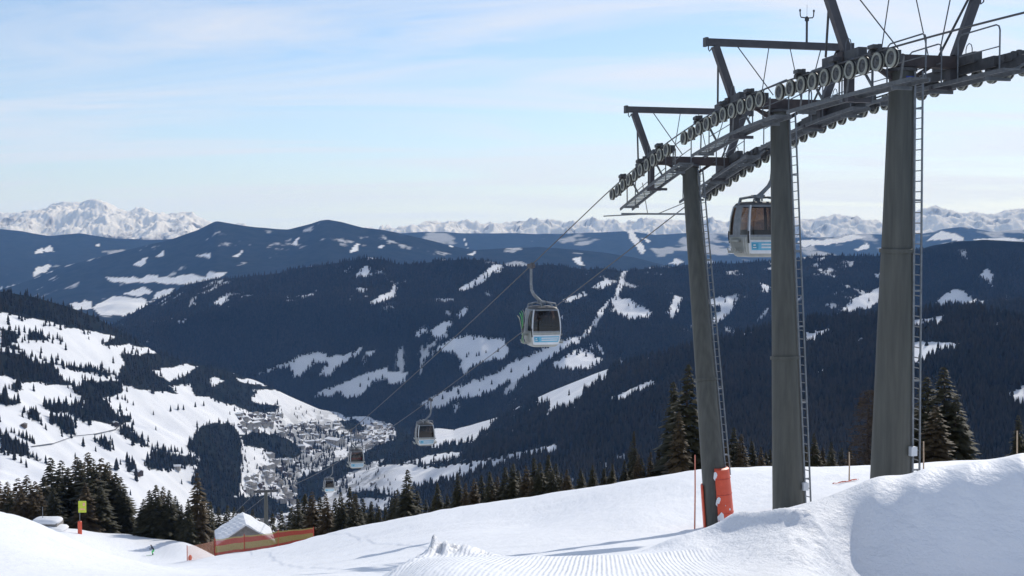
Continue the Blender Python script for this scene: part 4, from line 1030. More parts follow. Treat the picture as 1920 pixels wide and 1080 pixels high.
# ------------------------------------------------------------------ people
def person_mesh(name, joints, edges, mats, region, sub=1):
    """one continuous skinned body; joints: name -> (co, radius)"""
    keys = list(joints); me = bpy.data.meshes.new(name + '_cage')
    me.from_pydata([joints[k][0] for k in keys], [(keys.index(a_), keys.index(b_)) for a_, b_ in edges], [])
    o = bpy.data.objects.new(name + '_cage', me); COL.objects.link(o)
    md = o.modifiers.new('skin', 'SKIN'); md.use_smooth_shade = True
    for i, k in enumerate(keys):
        r = joints[k][1]; me.skin_vertices[0].data[i].radius = (r, r) if not isinstance(r, tuple) else r
        me.skin_vertices[0].data[i].use_root = (k == 'pelvis')
    sb_ = o.modifiers.new('sub', 'SUBSURF'); sb_.levels = sub; sb_.render_levels = sub
    dg = bpy.context.evaluated_depsgraph_get(); dg.update()
    ev = o.evaluated_get(dg); res = bpy.data.meshes.new_from_object(ev)
    bpy.data.objects.remove(o)
    res.name = name
    res.materials.clear()
    for m_ in mats: res.materials.append(m_)
    cos = {k: Vector(joints[k][0]) for k in keys}
    for p in res.polygons:
        p.use_smooth = True; p.material_index = region(min(keys, key=lambda k: (cos[k] - p.center).length))
    return res
# skier, crouched, running down the piste to the left; local +x is downhill
J = {'pelvis': ((-0.14, 0, 0.66), 0.15), 'waist': ((-0.05, 0, 0.82), 0.14), 'chest': ((0.08, 0, 1.04), (0.19, 0.15)), 'neck': ((0.19, 0, 1.24), 0.07), 'head': ((0.25, 0, 1.36), 0.105), 'crown': ((0.27, 0, 1.47), 0.085), 'nose': ((0.36, 0, 1.37), 0.035)}
ED = [('pelvis', 'waist'), ('waist', 'chest'), ('chest', 'neck'), ('neck', 'head'), ('head', 'crown'), ('head', 'nose')]
for sg, n in ((1, 'l'), (-1, 'r')):
    J.update({'sh' + n: ((0.12, sg * 0.20, 1.14), 0.075), 'el' + n: ((0.18, sg * 0.34, 0.92), 0.055), 'wr' + n: ((0.40, sg * 0.34, 0.86), 0.04), 'palm' + n: ((0.47, sg * 0.33, 0.86), 0.042), 'fing' + n: ((0.53, sg * 0.33, 0.83), 0.03), 'thumb' + n: ((0.48, sg * 0.28, 0.84), 0.018),
              'hip' + n: ((-0.12, sg * 0.11, 0.60), 0.115), 'knee' + n: ((0.16, sg * 0.15, 0.42), 0.085), 'ank' + n: ((-0.02, sg * 0.14, 0.13), 0.07), 'toe' + n: ((0.14, sg * 0.14, 0.07), 0.055)})
    ED += [('chest', 'sh' + n), ('sh' + n, 'el' + n), ('el' + n, 'wr' + n), ('wr' + n, 'palm' + n), ('palm' + n, 'fing' + n), ('palm' + n, 'thumb' + n), ('pelvis', 'hip' + n), ('hip' + n, 'knee' + n), ('knee' + n, 'ank' + n), ('ank' + n, 'toe' + n)]
def reg(k): return 1 if k[:3] in ('hip', 'kne') or k == 'pelvis' else (2 if k in ('nose',) else (3 if k[:3] in ('ank', 'toe', 'cro', 'fin', 'pal', 'thu') or k == 'head' else 0))
sk_me = person_mesh('body', J, ED, [M_jacket, M_green, M_skin, M_black], reg)
sp = ground(287, 200, 1040)
pr = thing('person', 'crouching skier in dark jacket and bright green trousers on the lower piste', 'person', sp, rz=R(200))
link('body', sk_me, pr, loc=(0, 0, 0.03)); pr.scale = (1.15, 1.15, 1.15)
for sg in (-1, 1):
    m = MB(); prof = [(-0.85, 0.0, 0.045), (-0.7, 0.0, 0.05), (0.0, 0.0, 0.036), (0.75, 0.0, 0.05), (0.92, 0.05, 0.045), (1.0, 0.12, 0.02)]
    for (x, z, w) in prof:
        for a_, c_ in ((-w, 0.0), (w, 0.0), (w, 0.02), (-w, 0.02)): m.v.append((x, sg * 0.14 + a_, z + c_))
    for i in range(len(prof) - 1):
        for k in range(4): m.f.append((i * 4 + k, i * 4 + (k + 1) % 4, i * 4 + 4 + (k + 1) % 4, i * 4 + 4 + k)); m.m.append(0)
    o = m.build('ski', M_skigreen, None); o.location = sp; o.rotation_euler = (0, 0, R(200)); tag(o, 'green ski under the crouching skier, %s of the pair' % ('left' if sg > 0 else 'right'), 'ski', 'skis on the skier')
# passenger in the red jacket
J = {'pelvis': ((0, 0, 0.10), 0.15), 'waist': ((0.02, 0, 0.26), 0.14), 'chest': ((0.02, 0, 0.48), (0.20, 0.15)), 'neck': ((0.03, 0, 0.66), 0.065), 'head': ((0.05, 0, 0.80), 0.10), 'crown': ((0.04, 0, 0.90), 0.09), 'nose': ((0.15, 0, 0.79), 0.03)}
ED = [('pelvis', 'waist'), ('waist', 'chest'), ('chest', 'neck'), ('neck', 'head'), ('head', 'crown'), ('head', 'nose')]
for sg, n in ((1, 'l'), (-1, 'r')):
    J.update({'sh' + n: ((0.02, sg * 0.22, 0.56), 0.08), 'el' + n: ((0.08, sg * 0.28, 0.30), 0.06), 'wr' + n: ((0.30, sg * 0.18, 0.22), 0.045), 'palm' + n: ((0.37, sg * 0.15, 0.21), 0.04), 'fing' + n: ((0.44, sg * 0.14, 0.18), 0.025), 'hip' + n: ((0.06, sg * 0.11, 0.09), 0.11), 'knee' + n: ((0.42, sg * 0.14, 0.10), 0.085), 'ank' + n: ((0.46, sg * 0.14, -0.32), 0.065), 'toe' + n: ((0.60, sg * 0.14, -0.37), 0.05)})
    ED += [('chest', 'sh' + n), ('sh' + n, 'el' + n), ('el' + n, 'wr' + n), ('wr' + n, 'palm' + n), ('palm' + n, 'fing' + n), ('pelvis', 'hip' + n), ('hip' + n, 'knee' + n), ('knee' + n, 'ank' + n), ('ank' + n, 'toe' + n)]
def reg2(k): return 1 if k[:3] in ('hip', 'kne', 'ank', 'toe') else (2 if k in ('head', 'nose', 'neck') or k[:3] in ('pal', 'fin') else (3 if k == 'crown' else 0))
pa_me = person_mesh('body', J, ED, [M_redj, M_jacket, M_skin, M_black], reg2)
for k, (x, rzz, lb) in enumerate(((0.30, 90, 'seated passenger in red jacket behind the cabin end window, right seat'), (-0.32, 90, 'seated passenger in red jacket behind the cabin end window, left seat'))):
    M_ = cab3.matrix_world @ Matrix.Translation((x, -0.60, 0.62)) @ Matrix.Rotation(R(rzz), 4, 'Z')
    o = link('person', pa_me, None, M=M_); tag(o, lb, 'person', 'passengers in the cabin')

# ------------------------------------------------------------------ pads, poles and nets on the slope
def clone_pad(name, label, foot, ax, r, h, a0, a1, mat, cat='pad', z0=-0.3, th=1.0):
    m = MB(); n = 14; x = ax.orthogonal().normalized(); rings = []
    for (hh, rr) in ((z0, r + 0.16 * th), (z0 + 0.05, r + 0.20 * th), (h * 0.33, r + 0.19 * th), (h * 0.66, r + 0.18 * th), (h - 0.05, r + 0.16 * th), (h, r + 0.10 * th), (h, r + 0.01), (z0, r + 0.01)):
        for i in range(n + 1):
            a_ = a0 + (a1 - a0) * i / n
            m.v.append(tuple(ax * hh + (Vector((math.cos(a_), math.sin(a_), 0))) * rr))
    for j in range(7):
        for i in range(n):
            k = j * (n + 1) + i; m.f.append((k, k + 1, k + n + 2, k + n + 1)); m.m.append(0)
    for i in (0, n): m.f.append(tuple(j * (n + 1) + i for j in range(8))); m.m.append(0)
    root = thing(name, label, cat, foot)
    m.build('foam', mat, root, True)
    for hh in ((0.55, 1.25, 1.85) if th == 1 else ()):
        mm = MB(); rr = np.interp(hh, [0, h], [r + 0.205, r + 0.172])
        mm.tube([ax * hh + Vector((math.cos(a0 + (a1 - a0) * i / n), math.sin(a0 + (a1 - a0) * i / n), 0)) * rr for i in range(n + 1)], 0.012, 5)
        mm.build('strap', M_rednet, root, True)
    for q in range(7 if th == 1 else 0):
        mm = MB(); hh = random.uniform(0.1, h - 0.1); a_ = random.uniform(a0 + 0.2, a1 - 0.1)
        if q < 3: hh = (0.35, 1.0, 1.95)[q]; a_ = (R(-85), R(-88), R(-92))[q]
        rr = np.interp(hh, [0, h], [r + 0.20, r + 0.155]); c = ax * hh + Vector((math.cos(a_), math.sin(a_), 0)) * rr
        n_ = Vector((math.cos(a_), math.sin(a_), 0)); t_ = UP.cross(n_); sz = random.uniform(0.10, 0.2) if q < 3 else random.uniform(0.03, 0.08)
        vs = [c + n_ * 0.035]
        for i in range(9):
            g = 2 * math.pi * i / 9; k_ = sz * random.uniform(0.7, 1.15); off = t_ * math.cos(g) * k_ * 0.8 + UP * math.sin(g) * k_ * (1.7 if q < 3 else 1)
            vs.append(c + off + n_ * (-0.015))
        mm.add(vs, [(0, 1 + i, 1 + (i + 1) % 9) for i in range(9)]); mm.build('snow_patch', M_roofsnow, root, True)
    return root
t1 = TW[2]
clone_pad('protective_pad', 'orange foam pad with snow patches wrapped round the right of the left tower', t1['foot'], t1['ax'], 0.475, 2.25, R(-92), R(42), M_orange)
clone_pad('protective_pad', 'narrow red pad behind the left edge of the left tower', t1['foot'], t1['ax'], 0.475, 1.55, R(140), R(200), M_orange, th=0.35)
def pole(px, py_top, d, label, mat, r=0.03, py_ref=900):
    g = ground(px, d, py_ref); top = at(px, py_top, d).z
    m = MB(); m.tube([(0, 0, -0.3), (0.01, 0.0, (top - g.z) * 0.5), (0.0, 0.01, top - g.z)], [r, r * 0.92, r * 0.8], 8)
    o = m.build('marker_pole', mat, None, True); o.location = g
    return tag(o, label, 'pole', 'marker poles')
pole(1303, 853, 48.8, 'thin orange pole just left of the left lift tower', M_redpole)
pole(1592, 848, 58, 'pale bamboo pole standing between the middle and right towers', M_wood, 0.035)
pole(1731, 828, 50, 'pale bamboo pole right beside the foot of the right tower', M_wood, 0.032)
pole(1906, 808, 50, 'pale bamboo pole above the snow bank at the right edge', M_wood, 0.034)
# crumpled net lying at the feet of the towers
def heap_net(p, L_, w, label, yaw, mat):
    m = MB(); n = 26; k = 5
    for i in range(n + 1):
        for j in range(k + 1):
            x = (i / n - 0.5) * L_; y = (j / k - 0.5) * w
            gz = float(near_z(p.x + x * math.cos(yaw) - y * math.sin(yaw), p.y + x * math.sin(yaw) + y * math.cos(yaw))[0]) - p.z
            z = 0.03 + 0.30 * w * max(0, 1 - abs(j - k / 2) / (k / 2)) * (0.6 + 0.4 * math.sin(i * 0.55 + j)) + 0.015 * random.random()
            m.v.append((x * math.cos(yaw) - y * math.sin(yaw), x * math.sin(yaw) + y * math.cos(yaw), gz + z))
    for i in range(n):
        for j in range(k):
            if random.random() < 0.14: continue
            a_ = i * (k + 1) + j; m.f.append((a_, a_ + 1, a_ + k + 2, a_ + k + 1)); m.m.append(0)
    o = m.build('safety_net', mat, None, True); o.location = p
    return tag(o, label, 'net', 'nets lying on the snow')
heap_net(ground(1405, 45.2, 975), 1.5, 0.5, 'crumpled red net on the snow right of the orange pad', R(10), M_rednet)
heap_net(ground(1585, 57.5, 895), 1.3, 0.25, 'thin strip of red net lying by the bamboo pole', R(20), M_rednet)
heap_net(ground(1722, 48.5, 880), 1.6, 0.8, 'heap of red net behind the snow bank by the right tower', R(0), M_rednet)

# net fence below the hut
def net_fence():
    st = [(403, 1043, 152, 2.05, 0), (458, 1034, 151, 2.0, 0), (522, 1024, 150, 1.85, 0), (588, 1014, 149, 1.5, 0)]
    base = ground(403, 152, 1043)
    root = thing('net_fence', 'red and yellow banded net fence in front of the snowy hut', 'fence', base)
    pts = [ground(px, d, py) for px, py, d, h, _ in st]
    for i, (p, q) in enumerate(zip(pts, st)):
        m = MB(); m.tube([p - base - UP * 0.3, p - base + UP * (q[3] + 0.1)], 0.055, 8); m.build('post', M_rednet, root, True)
    for i in range(3):
        for (h0, h1, mt, nm) in ((0.02, 0.18, M_netred, 'red_band'), (0.18, 0.58, M_netyel, 'yellow_band'), (0.58, 0.90, M_netred, 'red_band'), (0.90, 0.99, M_netyel, 'yellow_band')):
            m = MB(); n = 12
            for k in range(n + 1):
                f = k / n; b_ = pts[i].lerp(pts[i + 1], f); g = float(near_z(b_.x, b_.y)[0]); hh = st[i][3] * (1 - f) + st[i + 1][3] * f
                sag = -0.12 * math.sin(math.pi * f) - 0.03 * math.sin(9 * f + i); w = 0.05 * math.sin(f * 11 + i * 2)
                for q in (h0, h1): m.v.append((b_.x - base.x, b_.y - base.y + w, g - base.z + q * hh + sag * q))
            for k in range(n): m.f.append((2 * k, 2 * k + 2, 2 * k + 3, 2 * k + 1)); m.m.append(0)
            m.build(nm, mt, root, True)
    # faded orange mesh wing on the left, woven of strands
    b2 = ground(351, 156, 1052)
    root2 = thing('net_fence', 'pale orange see-through net at the lower left end of the fence', 'fence', b2)
    m = MB(); m.tube([(0, 0, -0.3), (0, 0, 1.9)], 0.045, 8); m.build('post', M_rednet, root2, True)
    p1 = ground(401, 152.5, 1043) - b2
    m = MB()
    for q in range(15):
        h = 0.06 + q * 0.12
        m.tube([Vector((0, 0, h)), p1 * 0.5 + UP * (h - 0.08), p1 + UP * (h * 1.05)], 0.016, 4)
    for q in range(28):
        f = (q + 0.5) / 28; m.tube([p1 * f + UP * 0.06, p1 * f + UP * 1.75], 0.014, 4)
    m.build('mesh', M_pinknet, root2)
    m = MB(); m.lathe((0.35, -0.05, 0.1), (0.1, 0, 1), [(0, 0.0), (0, 0.20), (0.35, 0.24), (0.6, 0.12), (0.65, 0)], 12); m.build('net_bundle', M_orange, root2, True)
net_fence()

# hut with a snow covered roof
def hut():
    c = ground(458, 168, 1015); yaw = R(15)
    eave = at(403, 1014, 164).z
    root = thing('snowy_hut', 'small timber hut with snow covered gable roof behind the net fence', 'hut', Vector((at(458, 1000, 168).x, 168, c.z)), rz=yaw)
    z0 = c.z; ez = eave - z0 - 0.45; w, l, rise = 3.7, 3.9, 2.35
    m = MB()
    g = [(-w + .35, -l + .3), (w - .35, -l + .3), (w - .35, l - .3), (-w + .35, l - .3)]
    top = ez - 0.12 + 0.25
    m.add([(x, y, -1) for x, y in g] + [(x, y, top) for x, y in g] + [(0, -l + .3, ez + rise - .25), (0, l - .3, ez + rise - .25)], [(0, 1, 5, 8, 4), (1, 2, 6, 5), (2, 3, 7, 9, 6), (3, 0, 4, 7)])
    m.build('wall', M_hutwood, root)
    for k in range(13):
        x = -2.9 + k * 0.48; m = MB(); hh = top + (ez + rise - top) * (1 - abs(x) / (w - .35)) - 0.34
        m.box((x, -l + .27, hh / 2 - 0.2), (0.44, 0.05, hh + 0.4)); m.build('plank', M_hutwood, root)
    m = MB(); m.box((0.3, -l + .23, 1.0), (0.95, 0.06, 2.0)); d_ = m.build('door', M_darkroof, root)
    for sg in (-1, 1):
        th = 0.30
        m = MB(); p = [(0, ez + rise), (sg * w, ez)]
        n = 10; k = 8
        for i in range(n + 1):
            for j in range(k + 1):
                f = i / n; y = -l + 2 * l * j / k; x = sg * w * f; z = ez + rise * (1 - f)
                e = 0.07 * math.sin(i * 1.3 + j * 2.1) * (0 < i < n) + 0.05 * random.random()
                m.v.append((x, y, z + th * (0.72 if (i == n or j in (0, k)) else 1) + e - (0.06 if i == 0 else 0)))
        for i in range(n):
            for j in range(k):
                a_ = i * (k + 1) + j; m.f.append((a_, a_ + 1, a_ + k + 2, a_ + k + 1)); m.m.append(0)
        o_ = len(m.v)
        m.v += [(0, -l, ez + rise), (0, l, ez + rise), (sg * w, -l, ez), (sg * w, l, ez)]
        edge0 = [i * (k + 1) for i in range(n + 1)]; edge1 = [i * (k + 1) + k for i in range(n + 1)]; edgeE = [n * (k + 1) + j for j in range(k + 1)]
        m.f += [tuple(edge0 + [o_ + 2, o_]), tuple(edge1[::-1] + [o_ + 1, o_ + 3]), tuple(edgeE + [o_ + 3, o_ + 2])]; m.m += [0, 0, 0]
        m.build('roof_snow', M_roofsnow, root, False)
        m = MB(); m.bar((0, 0, ez + rise - 0.10), (sg * (w + .08), 0, ez - 0.10 - rise * .08 / w), 2 * l + 0.12, 0.14, (0, 0, 1)); m.build('roof_board', M_hutwood, root)
hut()
# half buried shed on the left
def shed():
    c = at(92, 984, 205); root = thing('snowed_in_shed', 'low flat shed buried in snow beside the dark trees on the left', 'shed', c)
    m = MB(); m.box((0, 0, -0.3), (3.6, 3.0, 1.6)); m.build('wall', M_hutwood, root)
    for (z, sx, sy, nm, dx) in ((0.95, 4.4, 3.6, 'snow_cap', -0.3), (-0.15, 5.2, 4.4, 'snow_drift', 0.5)):
        m = MB(); n = 16
        for (zz, k) in ((0.0, 1.0), (0.25, 1.03), (0.5, 0.95), (0.68, 0.72), (0.72, 0.0)):
            for i in range(n):
                a_ = 2 * math.pi * i / n; e = 2 / 4.0
                m.v.append((dx + sx / 2 * k * math.copysign(abs(math.cos(a_)) ** e, math.cos(a_)), (0 if z > 0 else -1.0) + sy / 2 * k * math.copysign(abs(math.sin(a_)) ** e, math.sin(a_)), z - 0.5 + zz + 0.05 * math.sin(3 * a_)))
        for j in range(4):
            for i in range(n): m.f.append((j * n + i, j * n + (i + 1) % n, (j + 1) * n + (i + 1) % n, (j + 1) * n + i)); m.m.append(0)
        m.f.append(tuple(range(n - 1, -1, -1))); m.m.append(0)
        m.build(nm, M_roofsnow, root, True)
    m = MB(); m.tube([(-1.0, 0, 0.9), (-1.0, 0, 2.9)], 0.05, 6); m.build('pole', M_galv, root)
shed()
# piste sign with padded post
def piste_sign():
    g = ground(150, 205, 992); s_ = 205 / F
    root = thing('piste_sign', 'lime yellow piste board on a red padded post below dark trees', 'sign', g)
    zt = at(155, 939, 205).z - g.z
    m = MB(); m.tube([(0, 0, -0.3), (0, 0, zt + 0.25)], 0.05, 8); m.build('post', M_galv, root)
    m = MB(); m.lathe((-0.02, 0, -0.2), UP, [(0, 0), (0, 0.30), (0.1, 0.34), (2.2, 0.32), (2.3, 0.2), (2.3, 0)], 14); m.build('pad', M_orange, root, True)
    m = MB(); bw = 15 * s_; m.box((0.45, -0.09, zt - 0.95), (bw, 0.05, 22 * s_), None, 0)
    m.box((0.45 + bw * .22, -0.122, zt - 0.55), (bw * .3, 0.01, 0.5), None, 1); m.box((0.42, -0.122, zt - 1.35), (bw * .7, 0.01, 0.22), None, 1)
    m.build('board', [M_yel, M_pinknet], root)
piste_sign()
# next lift tower far down the line
def far_tower():
    top = LP(S_FAR, 0, rope_z(S_FAR) - 0.3); g = float(near_z(top.x, top.y)[0])
    root = thing('lift_tower', 'distant T shaped lift tower behind the hut, above the village', 'lift tower', Vector((top.x, top.y, g)))
    O = Vector((top.x, top.y, g))
    m = MB(); m.lathe((0, 0, -1), UP, [(0, 0.75), (top.z - g + 1, 0.50), (top.z - g + 1, 0)], 16); m.build('column', M_steel, root, True)
    m = MB(); m.bar(LP(S_FAR, -3.4, top.z) - O, LP(S_FAR, 3.4, top.z) - O, 0.6, 0.7); m.build('cross_arm', M_dark, root)
    for sg in (-1, 1):
        m = MB(); m.bar(LP(S_FAR - 3, sg * HG, top.z + 0.9) - O, LP(S_FAR + 3, sg * HG, top.z - 0.5) - O, 0.5, 0.5); m.build('sheave_frame', M_dark, root)
        m = MB(); m.bar(LP(S_FAR - 2, sg * 3.2, top.z + 0.3) - O, LP(S_FAR + 2, sg * 3.2, top.z - 0.5) - O, 0.8, 0.12); m.build('walkway', M_galv, root)
far_tower()

# ------------------------------------------------------------------ trees by the slope
def spruce_crown(seed, dens=1.0, droop=0.5):
    """unit spruce: height 1, crown of many drooping sprays"""
    r = random.Random(seed); V_, F_ = [], []
    nl = 34
    lop = [r.uniform(0.78, 1.12) for _ in range(12)]
    for k in range(nl):
        z = 0.05 + 0.93 * (k / (nl - 1)) ** 0.92
        L0 = 0.19 * (1 - z) ** 0.80 + 0.006
        nb = max(4, int((10 if z < 0.7 else 7) * dens))
        for q in range(nb):
            if r.random() < 0.10: continue
            az = 2 * math.pi * (q + r.random() * 0.9) / nb + k * 0.7
            L_ = L0 * r.uniform(0.62, 1.18) * lop[int(az / (2 * math.pi) * 12) % 12]
            dz = -L_ * r.uniform(0.25, 0.75) * droop * (1.3 - z)
            zz = z + r.uniform(-0.012, 0.012)
            c, s_ = math.cos(az), math.sin(az)
            def P_(f, side, dr): 
                x, y = c * L_ * f - s_ * side, s_ * L_ * f + c * side
                return (x, y, zz + dz * f * f + dr + 0.02 * f * (1 - f))
            w = L_ * r.uniform(0.16, 0.27) + 0.004
            o = len(V_)
            V_ += [P_(0.05, 0, 0), P_(0.45, w, -w * 0.5), P_(0.5, 0, 0.006), P_(0.45, -w, -w * 0.5), P_(0.8, w * 0.7, -w * 0.5), P_(1.0, 0, -0.006), P_(0.8, -w * 0.7, -w * 0.5)]
            F_ += [(o, o + 1, o + 2), (o, o + 2, o + 3), (o + 1, o + 4, o + 2), (o + 2, o + 4, o + 5), (o + 2, o + 5, o + 6), (o + 2, o + 6, o + 3)]
            for h in range(3):                      # hanging twigs
                f = r.uniform(0.3, 0.98); sd = r.uniform(-1, 1) * w * 0.9; a_ = P_(f, sd, -w * 0.3); ln = r.uniform(0.012, 0.034) * (1.25 - z)
                o = len(V_); ww = 0.007
                V_ += [(a_[0] - s_ * ww, a_[1] + c * ww, a_[2]), (a_[0] + s_ * ww, a_[1] - c * ww, a_[2]), (a_[0] + c * 0.008, a_[1] + s_ * 0.008, a_[2] - ln)]
                F_.append((o, o + 1, o + 2))
    return V_, F_
def simple_mesh(name, V_, F_, mats):
    me = bpy.data.meshes.new(name); me.from_pydata(V_, [], F_); 
    for m_ in mats: me.materials.append(m_)
    me.update(); return me
CROWNS = [simple_mesh('crown', *spruce_crown(11 + k, 1.0, (0.5, 0.7, 0.4, 0.6, 0.55)[k]), [M_needle]) for k in range(5)]
CROWNSB = [simple_mesh('crown', *spruce_crown(31 + k, 0.92, 0.6), [M_needle_b]) for k in range(3)]
tb = MB(); tb.tube([(0, 0, -0.06), (0, 0, 0.3), (0.002, 0, 0.7), (0, 0, 0.99)], [0.022, 0.016, 0.008, 0.001], 8); ME_trunk = tb.mesh('trunk', M_bark, True)
def larch_crown(seed):
    r = random.Random(seed); b = MB()
    for k in range(230):
        z = 0.12 + 0.86 * (k / 229); L_ = (0.17 * (1 - z) ** 0.7 + 0.01) * r.uniform(0.6, 1.2); az = r.random() * 6.283
        d = Vector((math.cos(az), math.sin(az), 0)); p0 = Vector((0, 0, z)); p1 = p0 + d * L_ * 0.55 + UP * L_ * 0.05; p2 = p0 + d * L_ + UP * L_ * r.uniform(-0.15, 0.2)
        b.tube([p0, p1, p2], [0.0035, 0.002, 0.0008], 3, caps=False)
        for q in range(7):
            f = r.uniform(0.25, 1); a_ = p0.lerp(p2, f); e = d * r.uniform(0.01, 0.03) + Vector((-d.y, d.x, 0)) * r.uniform(-0.035, 0.035) + UP * r.uniform(-0.03, 0.012)
            o = len(b.v); b.v += [tuple(a_), tuple(a_ + e + Vector((0, 0, 0.004))), tuple(a_ + e - Vector((0, 0, 0.003)))]; b.f.append((o, o + 1, o + 2)); b.m.append(0)
    return b.mesh('crown', M_larch)
LARCH = larch_crown(5)
def tree(px, py_top, d, wf, kind, label, group, py_ref=920):
    g = ground(px, d, py_ref); topz = at(px, py_top, d).z
    h = topz - g.z
    h = max(3.5, min(h, 26)); g.z = topz - h if h < topz - g.z else g.z
    root = thing('larch_tree' if kind == 'l' else 'spruce_tree', label, 'tree', g, group, random.random() * 6.28)
    t = link('trunk', ME_trunk, root); t.scale = (h, h, h)
    me = LARCH if kind == 'l' else (random.choice(CROWNSB) if kind == 'b' else random.choice(CROWNS))
    c = link('crown', me, root); c.scale = (h * wf * 1.15, h * wf * 1.15, h); c.rotation_euler = (random.uniform(-.02, .02), random.uniform(-.02, .02), random.random() * 6.28)
    return h
ORD = 'first second third fourth fifth sixth seventh eighth ninth tenth eleventh twelfth thirteenth fourteenth fifteenth sixteenth seventeenth eighteenth nineteenth twentieth'.split()
TENS = {2: 'twenty', 3: 'thirty', 4: 'forty'}
def ordw(k):
    if k <= 20: return ORD[k - 1]
    return TENS[k // 10] + '-' + ORD[k % 10 - 1] if k % 10 else TENS[k // 10][:-1] + 'ieth'
def row(trees, where, group, wmul=1.0, under=0, noun='spruce'):
    out = list(trees)
    rr = random.Random(len(group))
    for (px, py, d, wf, k) in trees:
        for _ in range(under):
            out.append((px + rr.uniform(-9, 9), py + rr.uniform(10, 40), d + rr.uniform(-4, 5), wf * rr.uniform(0.9, 1.2), rr.choice('ddb')))
    out.sort()
    for k, t in enumerate(out):
        lean = 'brownish' if t[4] == 'b' else 'dark'
        tree(t[0], t[1], t[2], t[3] * wmul, t[4], '%s %s, %s from the left %s' % (lean, noun, ordw(k + 1), where), group)
row(((-25, 880, 235, 1.1, 'b'), (-5, 900, 245, 1.0, 'b'), (14, 903, 232, 1.15, 'b'), (32, 896, 250, 1.0, 'b'), (50, 891, 236, 1.15, 'b'), (68, 902, 228, 1.2, 'b'), (82, 893, 246, 1.0, 'd'), (96, 856, 252, 0.9, 'd'), (108, 880, 234, 1.0, 'd'), (117, 862, 256, 0.85, 'd'), (128, 876, 236, 1.05, 'd'), (141, 856, 250, 0.95, 'b'), (152, 862, 236, 1.0, 'd'), (165, 847, 246, 0.95, 'b'), (176, 858, 232, 1.05, 'd'), (187, 857, 252, 0.95, 'b'), (197, 872, 236, 1.0, 'd'), (206, 866, 250, 0.95, 'b'), (216, 885, 236, 1.05, 'd'), (226, 894, 246, 1.0, 'd'), (234, 915, 234, 1.0, 'd'), (40, 915, 222, 1.2, 'b'), (20, 925, 224, 1.1, 'd'), (100, 915, 224, 1.1, 'd'), (190, 910, 226, 1.1, 'd'), (60, 930, 222, 1.1, 'b'), (160, 905, 224, 1.1, 'b')),
    'in the dense stand at the far left', 'spruces in the dense stand at the far left', 1.75)
row(((248, 968, 240, 0.7, 'd'), (258, 972, 238, 0.7, 'd')), 'in the gap between the two left stands', 'young spruces in the gap', 1.0, 0, 'slim young spruce')
row(((268, 935, 222, 1.05, 'd'), (280, 918, 230, 1.05, 'd'), (292, 908, 222, 1.1, 'd'), (304, 912, 234, 1.0, 'b'), (316, 918, 222, 1.05, 'd'), (328, 930, 228, 1.0, 'd'), (340, 945, 220, 0.9, 'd')),
    'in the rounded clump behind the skier', 'spruces in the clump behind the skier', 1.6)
tree(370, 886, 215, 1.3, 'b', 'brown pointed spruce left of the hut, tallest beside it', 'spruces beside the hut')
row(((352, 935, 212, 1.0, 'd'), (384, 925, 218, 1.0, 'd'), (396, 940, 226, 0.9, 'd'), (410, 948, 236, 0.9, 'd'), (424, 946, 246, 0.9, 'd'), (438, 950, 236, 0.9, 'd'), (455, 948, 250, 0.9, 'd'), (472, 954, 240, 0.9, 'd'), (510, 962, 240, 0.9, 'd'), (528, 958, 230, 0.9, 'd'), (545, 950, 220, 1.0, 'd')),
    'in the low row right behind the hut', 'spruces behind the hut', 1.4)
row(((558, 935, 165, 1.0, 'd'), (572, 925, 172, 1.0, 'd'), (586, 921, 160, 1.05, 'b'), (600, 930, 170, 1.0, 'd'), (613, 925, 158, 1.0, 'b'), (628, 932, 168, 0.9, 'd'), (640, 922, 156, 0.95, 'd'), (655, 912, 164, 0.8, 'd'), (668, 925, 154, 0.95, 'd'), (682, 935, 160, 0.9, 'd'), (696, 940, 152, 0.9, 'd'), (710, 948, 150, 0.9, 'd'), (724, 950, 146, 0.9, 'd')),
    'between the net fence and the broad spruce', 'spruces right of the net fence', 1.45, 1)
tree(762, 880, 134, 1.5, 'd', 'broad well shaped spruce standing out in front of the snowy fields', 'spruces along the slope edge')
row(((742, 918, 140, 1.0, 'd'), (782, 920, 136, 1.0, 'd'), (798, 935, 132, 0.9, 'd'), (822, 905, 130, 0.85, 'd'), (838, 925, 126, 0.9, 'd'), (858, 886, 124, 0.8, 'd'), (872, 905, 122, 0.95, 'b'), (888, 896, 120, 1.0, 'b'), (903, 890, 124, 1.0, 'd'), (918, 884, 118, 1.0, 'd'), (932, 892, 122, 1.0, 'b'), (946, 874, 118, 1.0, 'd'), (960, 868, 116, 1.05, 'd'), (974, 880, 120, 1.0, 'd'), (988, 872, 114, 1.0, 'b'), (1002, 858, 116, 0.9, 'd'), (1014, 866, 112, 1.0, 'd'), (1026, 852, 114, 0.85, 'd'), (1040, 868, 112, 1.0, 'd'), (1054, 886, 110, 1.0, 'd'), (1068, 902, 108, 1.0, 'd')),
    'in the ragged row along the slope edge', 'spruces along the slope edge', 1.45, 1)
row(((1090, 900, 104, 1.0, 'd'), (1112, 888, 106, 1.0, 'b'), (1132, 878, 104, 1.0, 'd'), (1150, 872, 106, 0.9, 'b'), (1170, 862, 104, 0.9, 'd'), (1189, 808, 106, 0.55, 'd'), (1204, 858, 102, 0.9, 'd'), (1220, 846, 104, 0.9, 'b'), (1236, 838, 104, 0.8, 'd')),
    'in the low row before the biggest spruce', 'spruces left of the big dark spruce', 1.3, 1)
tree(1287, 682, 100, 1.35, 'd', 'biggest dark spruce, directly behind the left lift tower', 'big spruces behind the left tower')
tree(1262, 716, 103, 1.25, 'd', 'second big spruce, just left of the biggest behind the left tower', 'big spruces behind the left tower')
